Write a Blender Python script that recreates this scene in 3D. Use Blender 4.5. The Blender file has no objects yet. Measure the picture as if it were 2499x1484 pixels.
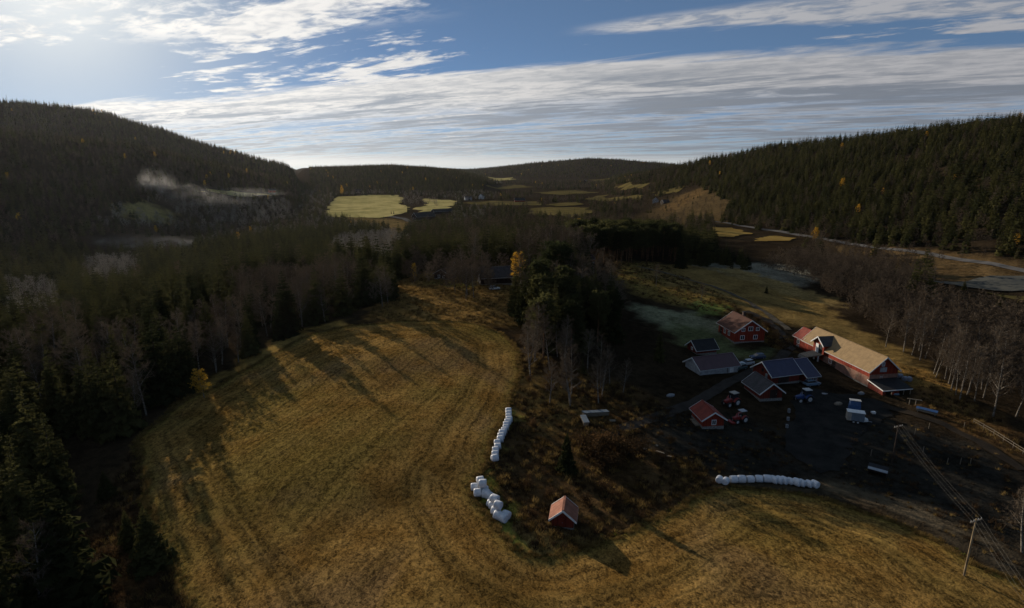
import bpy, math, random
import numpy as np
from mathutils import Vector, Matrix
from mathutils.geometry import delaunay_2d_cdt

rng = np.random.default_rng(11)
random.seed(5)
PI = math.pi
# ------------------------------------------------------------------ camera and terrain maths
# the plan of the place was measured off the photograph (2499 x 1484 px), camera 54 m above the farm yard
FPX, CU, CV = 1388.0, 1249.5, 742.0
PITCH = math.atan((742.0 - 400.0) / FPX)
CP, SP = math.cos(PITCH), math.sin(PITCH)
H = 54.0

def ray(u, v):
    a = (np.asarray(u, float) - CU) / FPX
    d = (np.asarray(v, float) - CV) / FPX
    return a, CP - d * SP, -SP - d * CP

def at_z(u, v, z):
    x, y, dz = ray(u, v)
    t = (z - H) / dz
    return np.stack([x * t, y * t], -1)

def project(x, y, z):
    zz = z - H
    f = y * CP - zz * SP
    up = y * SP + zz * CP
    f = np.where(f > 0.1, f, 0.1)
    return CU + FPX * x / f, CV - FPX * up / f, f

# control points: photo u, v and the ground height there
CTRL = [(600,1100,7),(900,1100,7.6),(1130,1100,7.2),(1190,940,7.8),(950,800,9),(740,815,6.5),(345,1080,4.5),
 (550,1350,6.2),(900,1400,6.3),(1120,1300,5.8),(1250,850,8.2),(1100,790,9),(1190,1240,4.8),(1000,1600,6),(600,1700,6),
 (1250,1000,6.2),(1350,1000,3.2),(1470,1000,1),(1300,1120,4.2),(1350,1250,2.6),(1420,1290,2.4),(1550,1120,1),(1350,1345,3.6),
 (1500,930,1.5),(1350,860,7),(1450,820,6),(1560,840,2.5),(1600,950,1),
 (1800,838,2),(1730,760,3.6),(1650,800,2.5),(1600,720,4.5),(1960,880,.6),(2050,1100,0),(1720,1050,0.4),(2200,1000,0),(2400,1120,-.8),
 (1740,870,1.2),(1900,970,.3),(2480,1060,-1),(2150,940,0),(2000,1150,.2),(1750,1170,1),
 (1500,1420,3.6),(1900,1260,1.5),(2200,1400,2.6),(2400,1440,3),(1850,1480,4),(2360,1400,2.9),(2300,1260,.3),(2480,1250,-1),(1600,1650,5),(2200,1700,4),
 (2150,800,-2),(2300,900,-2),(2000,720,-1),(1850,660,1),(1600,650,3.5),(2300,690,-9),(2470,710,-9),(2600,850,-4),(2000,600,-8),(1800,570,-8),
 (1000,730,8.5),(1150,690,9),(1250,700,9.5),(1100,650,6),(1300,640,7),(1400,670,8),(1480,620,5),(1400,740,8),
 (2700,1200,-1),(2900,1500,0),
 (820,500,-28),(950,525,-26),(1080,500,-25),(1000,570,-24),(1330,520,-20),(1550,500,-14),(1250,490,-22),(1800,500,-2)]
CXY = [(-85,150,5),(-88,122,4.8),(-110,110,1.5),(-103,140,2),(-140,180,-8),(-95,210,0),(-60,230,5),(-76,178,6.6),(-95,180,2.5),(-75,70,3.5),(-110,60,-1),(-50,40,5),(-160,110,-10),(-220,250,-24),(-300,200,-30),
 (-150,330,-24),(-60,340,-10),(-320,420,-38),(-420,560,-42),(-600,500,-42),(-250,600,-40),(-120,500,-28),(0,450,-10),(60,420,-6),(130,420,-7),(60,560,-15),
 (200,420,-9),(350,500,-8),(480,450,-5),(300,380,-10),(300,260,-9),(280,160,-5),(200,60,-2),(200,0,0),(0,0,6),(-80,0,4),(0,-100,6),(150,-100,2),
 (-200,800,-40),(-450,760,-40),(-650,720,-36),(-700,250,-38),(100,800,-22),(400,760,-12),(0,1000,-30),(300,1050,-20),(-300,1100,-36),(-300,0,-14),(500,250,-6),(500,100,-4)]
_cz = [at_z(u, v, z).tolist() + [z] for u, v, z in CTRL] + [list(c) for c in CXY]
CT = np.array(_cz)
CSIG = np.maximum(7.0, 0.085 * np.hypot(CT[:,0], CT[:,1]))

def smooth(t):
    t = np.clip(t, 0, 1)
    return t * t * (3 - 2 * t)

def azel(u, v):
    x, y, z = ray(u, v)
    return math.atan2(x, y), z / math.hypot(x, y)

def profile(pts, trees):
    # photo skyline (u, v, crest distance, foot distance) -> azimuth tables of crest height, crest distance, foot distance
    rows = []
    for u, v, R, F in pts:
        a, e = azel(u, v)
        rows.append((a, H + R * e - trees, R, F))
    return np.array(rows)

HILLS = [
 profile([(-700,230,2000,1500),(-200,238,2200,1500),(10,243,2250,1500),(130,252,2250,1500),(250,268,2250,1500),(330,295,2200,1500),(400,312,2200,1500),
  (450,333,2150,1500),(530,355,2100,1500),(600,375,2050,1450),(650,388,2000,1400),(690,396,1950,1400),(712,408,1900,1400),(735,440,1900,1400),(760,475,1900,1400)], 9),
 profile([(-700,300,1200,600),(-100,300,1280,620),(10,305,1300,640),(120,318,1300,660),(250,330,1300,700),(330,342,1300,720),(430,368,1300,760),
  (540,395,1350,820),(640,420,1400,900),(700,440,1450,950),(750,470,1450,950)], 12),
 profile([(700,440,2500,1700),(725,406,2500,1700),(760,408,2500,1700),(850,405,2500,1700),(950,402,2400,1650),(1050,408,2300,1600),(1100,416,2200,1550),(1170,434,2100,1500),(1230,455,2000,1500)], 9),
 profile([(1080,430,4600,3200),(1130,414,4600,3200),(1200,408,4600,3200),(1300,396,4600,3100),(1400,387,4600,3000),(1440,384,4500,3000),(1500,386,4500,3000),(1560,391,4400,3000),(1600,394,4300,3000),(1680,402,4200,3000),(1800,420,4000,3000)], 12),
 profile([(1440,445,1800,1300),(1500,425,1750,1150),(1540,408,1700,1050),(1590,396,1650,950),(1650,379,1600,850),(1720,361,1520,740),(1790,348,1450,660),(1880,323,1350,600),(2000,309,1250,540),
  (2150,299,1120,480),(2250,289,1050,440),(2350,278,1000,410),(2490,266,930,380),(2700,255,880,360),(3300,250,850,330)], 16),
]

def hills(x, y):
    r = np.hypot(x, y)
    a = np.arctan2(x, y)
    out = np.zeros_like(r)
    for k, T in enumerate(HILLS):
        ch = np.interp(a, T[:,0], T[:,1]); R = np.interp(a, T[:,0], T[:,2]); F = np.interp(a, T[:,0], T[:,3])
        edge = smooth((a - T[0,0]) / .03) * smooth((T[-1,0] - a) / .03)
        if k in (0, 1): edge = smooth((T[-1,0] - a) / .03)
        if k == 4: edge = smooth((a - T[0,0]) / .05)
        base = -28.0 if k < 4 else -10.0
        s = np.clip((r - F) / (R - F), 0, 1)
        s = .55 * s + .45 * smooth(s)
        back = np.clip((r - R) / 900.0, 0, 1)
        lump = 3.5 * np.sin(x * .011 + 1.3 * k) * np.sin(y * .0093 + k) + 1.8 * np.sin(x * .031) * np.sin(y * .027)
        h = (ch - base) * s * edge * (1 - .35 * back) + lump * smooth(s * 3) * (1 - smooth((s - .8) / .2)) * edge
        out = np.maximum(out, np.maximum(h, 0))
    return out

def height(x, y):
    x = np.asarray(x, float); y = np.asarray(y, float)
    shp = x.shape
    x = x.ravel(); y = y.ravel()
    out = np.empty_like(x)
    for i in range(0, len(x), 20000):
        xs, ys = x[i:i+20000], y[i:i+20000]
        d2 = (xs[:,None] - CT[:,0]) ** 2 + (ys[:,None] - CT[:,1]) ** 2
        sg = np.maximum(CSIG[None,:], 0.11 * np.hypot(xs, ys)[:,None])
        w = np.exp(-d2 / (2 * sg ** 2)) + 1e-4 / (1 + d2 / sg ** 2) ** 2
        z = (w * CT[:,2]).sum(1) / w.sum(1)
        r = np.hypot(xs, ys)
        z = z + smooth((r - 850) / 500) * (-28 - z) * .8
        z = z + .35 * np.sin(xs * .13 + .5) * np.sin(ys * .11) * smooth(r / 120) + .12 * np.sin(xs * .41) * np.sin(ys * .37 + 1)
        out[i:i+20000] = z + hills(xs, ys)
    return out.reshape(shp)

def ground(u, v):
    # where the sight line through photo pixel (u, v) meets the ground: arrays of x, y, z
    u = np.atleast_1d(np.asarray(u, float)); v = np.atleast_1d(np.asarray(v, float))
    dx, dy, dz = ray(u, v)
    hz = np.hypot(dx, dy)
    lo = np.full(u.shape, 30.0); hi = np.full(u.shape, np.nan)
    r = 30.0
    while r < 7000:
        t = r / hz
        under = (H + t * dz) < height(dx * t, dy * t)
        new = under & np.isnan(hi)
        hi[new] = r
        lo = np.where(np.isnan(hi), r, lo)
        if not np.isnan(hi).any(): break
        r *= 1.03
    hi = np.where(np.isnan(hi), 7000, hi)
    for _ in range(18):
        m = (lo + hi) / 2; t = m / hz
        under = (H + t * dz) < height(dx * t, dy * t)
        hi = np.where(under, m, hi); lo = np.where(under, lo, m)
    t = hi / hz
    x, y = dx * t, dy * t
    return x, y, height(x, y)

def gp(u, v):
    x, y, z = ground(u, v)
    return float(x[0]), float(y[0]), float(z[0])
HAZE = 0.7e-5


# ------------------------------------------------------------------ scene helpers
scene = bpy.context.scene
COL = scene.collection

def link(o, parent=None):
    COL.objects.link(o)
    if parent is not None: o.parent = parent
    return o

def tag(o, label=None, cat=None, group=None, kind=None):
    if label: o['label'] = label
    if cat: o['category'] = cat
    if group: o['group'] = group
    if kind: o['kind'] = kind
    return o

def empty(name, loc, rz=0.0, label=None, cat=None, group=None):
    o = bpy.data.objects.new(name, None)
    o.empty_display_size = .3
    o.location = loc; o.rotation_euler = (0, 0, rz)
    link(o)
    return tag(o, label, cat, group)

def np_mesh(name, V, F, smooth_=False, attrs=None):
    # V n x 3, F a list of index arrays (m x 3 / m x 4)
    me = bpy.data.meshes.new(name)
    V = np.asarray(V, np.float32)
    me.vertices.add(len(V)); me.vertices.foreach_set('co', V.ravel())
    if not isinstance(F, (list, tuple)): F = [F]
    F = [np.asarray(f, np.int32) for f in F if len(f)]
    if F:
        idx = np.concatenate([f.ravel() for f in F])
        tot = np.concatenate([np.full(len(f), f.shape[1], np.int32) for f in F])
        st = np.concatenate([[0], np.cumsum(tot)[:-1]]).astype(np.int32)
        me.loops.add(len(idx)); me.loops.foreach_set('vertex_index', idx)
        me.polygons.add(len(tot)); me.polygons.foreach_set('loop_start', st)
        try: me.polygons.foreach_set('loop_total', tot)
        except Exception: pass
        if smooth_: me.polygons.foreach_set('use_smooth', np.ones(len(tot), bool))
    me.update(calc_edges=True)
    for k, (typ, val) in (attrs or {}).items():
        a = me.attributes.new(k, typ, 'POINT')
        val = np.asarray(val)
        if typ == 'FLOAT_COLOR': a.data.foreach_set('color', val.astype(np.float32).ravel())
        elif typ == 'INT': a.data.foreach_set('value', val.astype(np.int32))
        elif typ == 'FLOAT_VECTOR': a.data.foreach_set('vector', val.astype(np.float32).ravel())
        else: a.data.foreach_set('value', val.astype(np.float32))
    return me

class MB:
    """collects boxes, tubes and polygons into ONE mesh"""
    def __init__(s): s.v = []; s.f = []
    def poly(s, pts, *faces):
        b = len(s.v); s.v += [tuple(p) for p in pts]
        s.f += [tuple(b + i for i in f) for f in faces]
    def box(s, x0, x1, y0, y1, z0, z1, M=None):
        P = [(x, y, z) for z in (z0, z1) for y in (y0, y1) for x in (x0, x1)]
        if M is not None: P = [tuple(M @ Vector(p)) for p in P]
        s.poly(P, (0,2,3,1), (4,5,7,6), (0,1,5,4), (2,6,7,3), (0,4,6,2), (1,3,7,5))
    def slab(s, pts, n, t):
        # a flat polygon given thickness t along direction n
        n = Vector(n).normalized() * t; k = len(pts)
        P = [Vector(p) for p in pts] + [Vector(p) + n for p in pts]
        s.poly(P, tuple(range(k))[::-1], tuple(range(k, 2*k)), *[(i, (i+1) % k, k + (i+1) % k, k + i) for i in range(k)])
    def tube(s, pts, rad, n=6, cap=True):
        pts = [Vector(p) for p in pts]
        if not hasattr(rad, '__len__'): rad = [rad] * len(pts)
        b = len(s.v)
        for i, p in enumerate(pts):
            d = (pts[min(i+1, len(pts)-1)] - pts[max(i-1, 0)]).normalized()
            a = d.orthogonal().normalized() if abs(d.z) > .99 else d.cross(Vector((0,0,1))).normalized()
            c = d.cross(a)
            for k in range(n):
                t = 2 * PI * k / n
                s.v.append(tuple(p + (a * math.cos(t) + c * math.sin(t)) * rad[i]))
        for i in range(len(pts) - 1):
            for k in range(n):
                q = b + i*n; k2 = (k+1) % n
                s.f.append((q+k, q+k2, q+n+k2, q+n+k))
        if cap:
            s.f.append(tuple(b + k for k in range(n))[::-1])
            s.f.append(tuple(b + (len(pts)-1)*n + k for k in range(n)))
    def loft(s, rings):
        k = len(rings[0]); b = len(s.v)
        for r in rings: s.v += [tuple(p) for p in r]
        for i in range(len(rings)-1):
            for j in range(k):
                j2 = (j+1) % k
                s.f.append((b+i*k+j, b+i*k+j2, b+(i+1)*k+j2, b+(i+1)*k+j))
        s.f.append(tuple(b+j for j in range(k))[::-1]); s.f.append(tuple(b+(len(rings)-1)*k+j for j in range(k)))
    def mesh(s, name):
        me = bpy.data.meshes.new(name); me.from_pydata(s.v, [], s.f); me.update(); return me
    def build(s, name, mat, parent=None, bevel=0, smooth_=False, loc=None):
        me = s.mesh(name); me.materials.append(mat)
        if smooth_:
            for p in me.polygons: p.use_smooth = True
        o = bpy.data.objects.new(name, me); link(o, parent)
        if loc is not None: o.location = loc
        if bevel:
            m = o.modifiers.new('bevel', 'BEVEL'); m.width = bevel; m.segments = 2; m.limit_method = 'ANGLE'
        return o

# ------------------------------------------------------------------ materials
class NT:
    def __init__(s, tree): s.t = tree; s.n = tree.nodes; s.l = tree.links
    def add(s, typ, **kw):
        n = s.n.new(typ)
        for k, v in kw.items():
            if k.startswith('_'): setattr(n, k[1:], v)
        return n
    def val(s, sock, v):
        if isinstance(v, bpy.types.NodeSocket): s.l.new(v, sock)
        elif v is not None: sock.default_value = v
    def math(s, op, a, b=None, c=None, clamp=False):
        n = s.n.new('ShaderNodeMath'); n.operation = op; n.use_clamp = clamp
        s.val(n.inputs[0], a)
        if b is not None: s.val(n.inputs[1], b)
        if c is not None: s.val(n.inputs[2], c)
        return n.outputs[0]
    def vmath(s, op, a, b=None):
        n = s.n.new('ShaderNodeVectorMath'); n.operation = op
        s.val(n.inputs[0], a)
        if b is not None: s.val(n.inputs[1], b)
        return n.outputs['Value'] if op in ('DOT_PRODUCT', 'LENGTH') else n.outputs[0]
    def noise(s, vec, scale, detail=4, rough=.55, dist=0.0, color=False):
        n = s.n.new('ShaderNodeTexNoise'); s.val(n.inputs['Vector'], vec)
        n.inputs['Scale'].default_value = scale; n.inputs['Detail'].default_value = detail
        n.inputs['Roughness'].default_value = rough; n.inputs['Distortion'].default_value = dist
        return n.outputs['Color'] if color else n.outputs[0]
    def ramp(s, fac, a, b, lo=0.0, hi=1.0, smooth_=True):
        n = s.n.new('ShaderNodeMapRange'); n.interpolation_type = 'SMOOTHSTEP' if smooth_ else 'LINEAR'
        s.val(n.inputs[0], fac); n.inputs[1].default_value = a; n.inputs[2].default_value = b
        s.val(n.inputs[3], lo); s.val(n.inputs[4], hi)
        return n.outputs[0]
    def mix(s, fac, a, b, mode='MIX'):
        n = s.n.new('ShaderNodeMix'); n.data_type = 'RGBA'; n.blend_type = mode
        s.val(n.inputs[0], fac)
        for i, v in ((6, a), (7, b)):
            if isinstance(v, tuple) and len(v) == 3: v = v + (1,)
            s.val(n.inputs[i], v)
        return n.outputs[2]
    def sep(s, v):
        n = s.n.new('ShaderNodeSeparateXYZ'); s.l.new(v, n.inputs[0]); return n.outputs
    def comb(s, x, y, z):
        n = s.n.new('ShaderNodeCombineXYZ')
        for i, v in enumerate((x, y, z)): s.val(n.inputs[i], v)
        return n.outputs[0]
    def attr(s, name, out='Fac'):
        n = s.n.new('ShaderNodeAttribute'); n.attribute_name = name; return n.outputs[out]
    def scale(s, v, sc):
        n = s.n.new('ShaderNodeMapping'); s.l.new(v, n.inputs[0]); n.inputs['Scale'].default_value = sc; return n.outputs[0]
    def bump(s, h, strength=.5, dist=.1):
        n = s.n.new('ShaderNodeBump'); s.val(n.inputs['Height'], h)
        n.inputs['Strength'].default_value = strength; n.inputs['Distance'].default_value = dist
        return n.outputs[0]

def material(name):
    m = bpy.data.materials.new(name); m.use_nodes = True
    t = NT(m.node_tree)
    b = m.node_tree.nodes['Principled BSDF']
    return m, t, b

def pos(t): return t.n.new('ShaderNodeNewGeometry').outputs['Position']
def objco(t): return t.n.new('ShaderNodeTexCoord').outputs['Object']

def simple(name, col, rough=.7, var=.25, nscale=2.0, bump=.0, bscale=8.0, metal=0, spec=.3, coords='Object'):
    m, t, b = material(name)
    co = objco(t) if coords == 'Object' else pos(t)
    n = t.noise(co, nscale, 5, .6)
    c = t.mix(t.ramp(n, .3, .7), tuple(x * (1 - var) for x in col), tuple(min(1, x * (1 + var)) for x in col))
    t.val(b.inputs['Base Color'], c)
    b.inputs['Roughness'].default_value = rough; b.inputs['Metallic'].default_value = metal
    b.inputs['Specular IOR Level'].default_value = spec
    if bump: t.val(b.inputs['Normal'], t.bump(t.noise(co, bscale, 5, .6), bump, .05))
    return m

def planks(name, col, var=.35, horizontal=False, width=.16, spec=.2):
    m, t, b = material(name)
    x, y, z = t.sep(objco(t))[:3]
    q = t.math('ADD', x, y) if not horizontal else z
    f = t.math('DIVIDE', q, width)
    cell = t.math('FLOOR', f); fr = t.math('FRACT', f)
    wn = t.n.new('ShaderNodeTexWhiteNoise'); wn.noise_dimensions = '1D'; t.val(wn.inputs['W'], cell)
    weather = t.noise(objco(t), 1.2, 5, .65)
    k = t.math('ADD', t.math('MULTIPLY', wn.outputs[0], .6), t.math('MULTIPLY', weather, .7))
    c = t.mix(t.ramp(k, .25, 1.0), tuple(v * (1 - var) for v in col), tuple(min(1, v * (1 + var)) for v in col))
    t.val(b.inputs['Base Color'], c)
    b.inputs['Roughness'].default_value = .8; b.inputs['Specular IOR Level'].default_value = spec
    gap = t.math('GREATER_THAN', fr, .1)
    t.val(b.inputs['Normal'], t.bump(gap, .6, .02))
    return m

def ribbed(name, col, pitch=.25, rough=.5, var=.2, spec=.3, tile=False):
    # corrugated sheet or tiles running down the slope: ribs along object Y (the ridge direction)
    m, t, b = material(name)
    x, y, z = t.sep(objco(t))[:3]
    w = t.math('SINE', t.math('MULTIPLY', y, 2 * PI / pitch))
    h = w
    if tile:
        row = t.math('FRACT', t.math('DIVIDE', z, .22)); h = t.math('ADD', w, t.math('MULTIPLY', row, 1.5))
    n = t.noise(objco(t), .9, 6, .65)
    n2 = t.noise(t.scale(objco(t), (1, 6, 1)), .8, 4, .6)
    c = t.mix(t.ramp(t.math('ADD', t.math('MULTIPLY', n, .6), t.math('MULTIPLY', n2, .4)), .3, .7), tuple(v * (1 - var) for v in col), tuple(min(1, v * (1 + var)) for v in col))
    t.val(b.inputs['Base Color'], c)
    b.inputs['Roughness'].default_value = rough; b.inputs['Specular IOR Level'].default_value = spec
    t.val(b.inputs['Normal'], t.bump(h, .5, .04))
    return m

def foliage(name, c0, c1, trans=.3, nscale=.6, rand=.5):
    # leaf cover: clump-to-clump and plant-to-plant variation, some light passing through
    m, t, b = material(name)
    m.node_tree.nodes.remove(b)
    out = m.node_tree.nodes['Material Output']
    oi = t.n.new('ShaderNodeObjectInfo').outputs['Random']
    n = t.noise(objco(t), nscale, 3, .6)
    k = t.math('ADD', t.math('MULTIPLY', n, 1 - rand), t.math('MULTIPLY', oi, rand))
    c = t.mix(t.ramp(k, .2, .75), c0, c1)
    d = t.n.new('ShaderNodeBsdfDiffuse'); t.val(d.inputs[0], c)
    tr = t.n.new('ShaderNodeBsdfTranslucent'); t.val(tr.inputs[0], c)
    mx = t.n.new('ShaderNodeMixShader'); mx.inputs[0].default_value = trans
    t.l.new(d.outputs[0], mx.inputs[1]); t.l.new(tr.outputs[0], mx.inputs[2]); t.l.new(mx.outputs[0], out.inputs['Surface'])
    return m

M = {}
M['spruce'] = foliage('spruce_needles', (.027,.032,.014), (.084,.079,.029), .45)
M['pine'] = foliage('pine_needles', (.030,.036,.015), (.080,.077,.029), .45)
M['twig'] = foliage('bare_twigs', (.070,.052,.037), (.155,.118,.082), .15, .4)
M['frosttwig'] = foliage('pale_twigs', (.17,.15,.125), (.32,.285,.24), .15, .4)
M['yellowleaf'] = foliage('yellow_leaves', (.44,.25,.028), (.72,.44,.055), .45, 1.2, .3)
M['rustleaf'] = foliage('rust_leaves', (.050,.031,.016), (.115,.066,.030), .3, 1.2, .6)
M['straw'] = foliage('dry_grass_blades', (.11,.070,.024), (.30,.20,.07), .35, .5, .8)
M['heather'] = foliage('heather_sprigs', (.036,.024,.014), (.085,.052,.027), .2, .5, .8)
M['greengrass'] = foliage('green_grass_blades', (.10,.11,.02), (.2,.2,.04), .35, .5, .8)

def bark(name, c0, c1, band):
    m, t, b = material(name)
    co = objco(t)
    n = t.noise(t.scale(co, (1, 1, band)), 2.2, 4, .6)
    t.val(b.inputs['Base Color'], t.mix(t.ramp(n, .42, .6), c0, c1))
    b.inputs['Roughness'].default_value = .9; b.inputs['Specular IOR Level'].default_value = .1
    return m
M['birchbark'] = bark('birch_bark', (.08,.065,.05), (.30,.265,.215), 3.0)
M['darkbark'] = bark('spruce_bark', (.035,.026,.02), (.075,.055,.042), .4)
M['pinebark'] = bark('pine_bark', (.10,.055,.03), (.24,.13,.065), .5)

# ------------------------------------------------------------------ the ground sheet and the fields on it
def inpoly(px, py, poly):
    poly = np.asarray(poly, float); out = np.zeros(px.shape, bool)
    n = len(poly); j = n - 1
    for i in range(n):
        xi, yi = poly[i]; xj, yj = poly[j]
        c = ((yi > py) != (yj > py)) & (px < (xj - xi) * (py - yi) / (yj - yi + 1e-12) + xi)
        out ^= c; j = i
    return out

def seg_dist(x, y, poly, closed=True):
    d = np.full(x.shape, 1e9); n = len(poly)
    for i in range(n if closed else n - 1):
        ax, ay = poly[i]; bx, by = poly[(i + 1) % n]
        L = (bx-ax)**2 + (by-ay)**2 + 1e-9
        t = np.clip(((x-ax)*(bx-ax) + (y-ay)*(by-ay)) / L, 0, 1)
        d = np.minimum(d, np.hypot(x - ax - t*(bx-ax), y - ay - t*(by-ay)))
    return d

def world_poly(px):
    P = np.array(px, float)
    x, y, z = ground(P[:,0], P[:,1])
    return np.stack([x, y], 1)

def wob(x, y, s):
    return np.sin(x*s*1.0+.3)*np.sin(y*s*1.3+1.1) + .6*np.sin(x*s*2.3+2)*np.sin(y*s*2.1+.4) + .4*np.sin(x*s*4.9)*np.sin(y*s*4.3+2)

# land cover with some sunlit bands painted in, read as polygons of the photographed ground: (polygon, albedo, edge blur in metres)
COVER = [
 ([(940,700),(1060,655),(1180,668),(1290,700),(1330,760),(1260,800),(1120,792),(960,790),(900,780)], (.25,.15,.05), 4),
 ([(1040,665),(1140,655),(1230,670),(1240,700),(1130,705),(1050,690)], (.17,.15,.04), 4),
 ([(700,850),(770,805),(850,795),(850,780),(740,800),(640,850),(480,940),(420,985),(430,1010),(480,970),(560,930)], (.24,.16,.05), 2),
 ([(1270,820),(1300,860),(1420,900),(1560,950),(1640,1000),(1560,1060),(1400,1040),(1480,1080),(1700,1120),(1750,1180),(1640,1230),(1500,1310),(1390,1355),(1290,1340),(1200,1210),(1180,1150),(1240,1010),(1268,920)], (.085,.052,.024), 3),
 ([(1270,880),(1330,930),(1400,980),(1410,1040),(1330,1050),(1260,1000)], (.19,.12,.04), 5),
 ([(1250,1300),(1300,1290),(1420,1330),(1380,1360),(1300,1360)], (.24,.16,.055), 2),
 ([(1180,1160),(1200,1160),(1290,1330),(1240,1320),(1190,1250)], (.19,.19,.04), 1),
 ([(1230,990),(1262,1000),(1190,1160),(1165,1160)], (.21,.18,.045), 1),
 ([(1500,640),(1600,640),(1700,690),(1800,740),(1780,770),(1650,745),(1560,720),(1500,690)], (.19,.135,.042), 4),
 ([(1550,645),(1690,645),(1850,680),(2000,735),(2070,790),(2200,850),(2290,925),(2330,960),(2210,935),(2000,800),(1900,790),(1800,745),(1700,715),(1600,690)], (.205,.138,.05), 3),
 ([(1670,640),(1960,650),(2000,690),(1930,700),(1800,675)], (.20,.19,.15), 4),
 ([(1740,655),(1790,652),(1960,705),(2060,735),(2050,750),(1900,712)], (.25,.18,.075), 2),  # sunlit band over the frosty pasture, its light put into the albedo
 ([(2180,880),(2290,920),(2330,960),(2240,945)], (.30,.17,.05), 2),
 ([(2240,940),(2330,960),(2490,1060),(2490,1120),(2380,1060),(2250,990)], (.13,.075,.03), 4),
 ([(1540,740),(1700,765),(1800,800),(1790,840),(1700,830),(1620,800),(1560,775)], (.175,.18,.115), 3),
 ([(1690,735),(1790,745),(1760,770),(1700,765)], (.15,.18,.05), 2),
 ([(1640,780),(1760,815),(1800,850),(1890,850),(1880,880),(1740,870),(1640,830)], (.085,.095,.045), 3),
 ([(1860,790),(1920,820),(1930,860),(1880,850)], (.13,.085,.025), 2),
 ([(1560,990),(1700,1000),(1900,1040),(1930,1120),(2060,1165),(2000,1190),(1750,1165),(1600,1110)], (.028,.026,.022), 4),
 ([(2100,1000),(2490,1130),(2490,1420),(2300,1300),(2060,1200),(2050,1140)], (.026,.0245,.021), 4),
 ([(1730,1180),(2000,1200),(2150,1240),(2490,1390),(2490,1340),(2250,1230),(2050,1180)], (.085,.068,.046), 3),
 ([(2000,590),(2270,610),(2490,640),(2490,700),(2270,680),(2030,620)], (.12,.08,.038), 8),
 ([(1560,527),(1640,482),(1725,455),(1790,470),(1880,505),(1900,540),(1760,548),(1640,548)], (.085,.060,.030), 22),
 ([(1600,512),(1660,478),(1725,455),(1738,462),(1690,490),(1630,520)], (.115,.075,.034), 12),  # sunlit upper edge of the cleared slope, painted as a lighter albedo
 ([(1300,535),(1560,535),(1740,560),(1720,590),(1400,600)], (.10,.075,.03), 12),
 ([(330,1085),(420,1010),(470,970),(480,1000),(345,1120),(340,1240),(420,1420),(480,1484),(200,1484),(180,1350),(280,1180)], (.075,.05,.026), 3),
 ([(300,1240),(390,1290),(460,1480),(260,1484),(240,1400)], (.10,.052,.022), 3),
 ([(820,528),(960,534),(1010,545),(1000,600),(940,600),(900,560)], (.17,.12,.05), 10),
 ([(280,500),(330,485),(420,520),(400,545),(300,530)], (.24,.20,.08), 15),
]
FLOOR = (.030, .022, .014)

def cover_colors(x, y):
    z = height(x, y)
    r = np.hypot(x, y)
    c = np.tile(np.array(FLOOR), (len(x), 1))
    front = (y > 15) & (r < 2200)
    jx = x + 1.2 * wob(x, y, .35) * (1 + r/250); jy = y + 1.2 * wob(y, x, .31) * (1 + r/250)
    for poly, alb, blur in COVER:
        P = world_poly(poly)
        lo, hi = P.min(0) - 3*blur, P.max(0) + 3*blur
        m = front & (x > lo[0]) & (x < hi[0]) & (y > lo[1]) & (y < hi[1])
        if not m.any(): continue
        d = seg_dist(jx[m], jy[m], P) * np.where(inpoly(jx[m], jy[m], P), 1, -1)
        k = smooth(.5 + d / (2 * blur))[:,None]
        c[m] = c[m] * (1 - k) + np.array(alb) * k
    return c

def build_ground():
    azs = np.concatenate([np.linspace(-180, -62, 60, endpoint=False), np.linspace(-62, 62, 760, endpoint=False), np.linspace(62, 180, 60, endpoint=False)])
    azs = np.radians(azs)
    rs = [3, 8, 14, 20]
    while rs[-1] < 9000: rs.append(rs[-1] * 1.0085)
    rs = np.array(rs)
    A, R = np.meshgrid(azs, rs)
    x = (R * np.sin(A)).ravel(); y = (R * np.cos(A)).ravel()
    z = height(x, y)
    far = smooth((R.ravel() - 6000) / 3000)
    z = z * (1 - far) + (-30) * far
    na, nr = len(azs), len(rs)
    i = np.arange(nr - 1)[:,None] * na; j = np.arange(na)[None,:]; j2 = (j + 1) % na
    F = np.stack([i + j, i + j2, i + na + j2, i + na + j], -1).reshape(-1, 4)[:, ::-1]
    col = np.concatenate([cover_colors(x, y), np.ones((len(x), 1))], 1)
    x = np.append(x, 0); y = np.append(y, 0); z = np.append(z, height(np.zeros(1), np.zeros(1))[0])
    col = np.vstack([col, [*FLOOR, 1]])
    c = len(x) - 1
    fan = np.stack([np.full(na, c), (np.arange(na) + 1) % na, np.arange(na)], -1)[:, ::-1]
    me = np_mesh('ground', np.stack([x, y, z], 1), [F, fan], True, {'cover': ('FLOAT_COLOR', col)})
    m, t, b = material('rough_ground')
    p = pos(t)
    base = t.attr('cover', 'Color')
    n1 = t.noise(p, .09, 5, .6); n2 = t.noise(p, .7, 5, .65); n3 = t.noise(p, 3.2, 4, .6)
    k = t.math('ADD', t.math('MULTIPLY', n1, .35), t.math('ADD', t.math('MULTIPLY', n2, .4), t.math('MULTIPLY', n3, .25)))
    c = t.mix(1.0, base, t.mix(t.ramp(k, .36, .64), (.42,.40,.38), (1.55,1.5,1.4)), 'MULTIPLY')
    t.val(b.inputs['Base Color'], c); b.inputs['Roughness'].default_value = .95; b.inputs['Specular IOR Level'].default_value = 0
    t.val(b.inputs['Normal'], t.bump(t.math('ADD', t.math('MULTIPLY', n2, .6), t.math('MULTIPLY', n3, .25)), .9, .8))
    me.materials.append(m)
    o = link(bpy.data.objects.new('ground', me)); tag(o, kind='structure')

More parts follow.
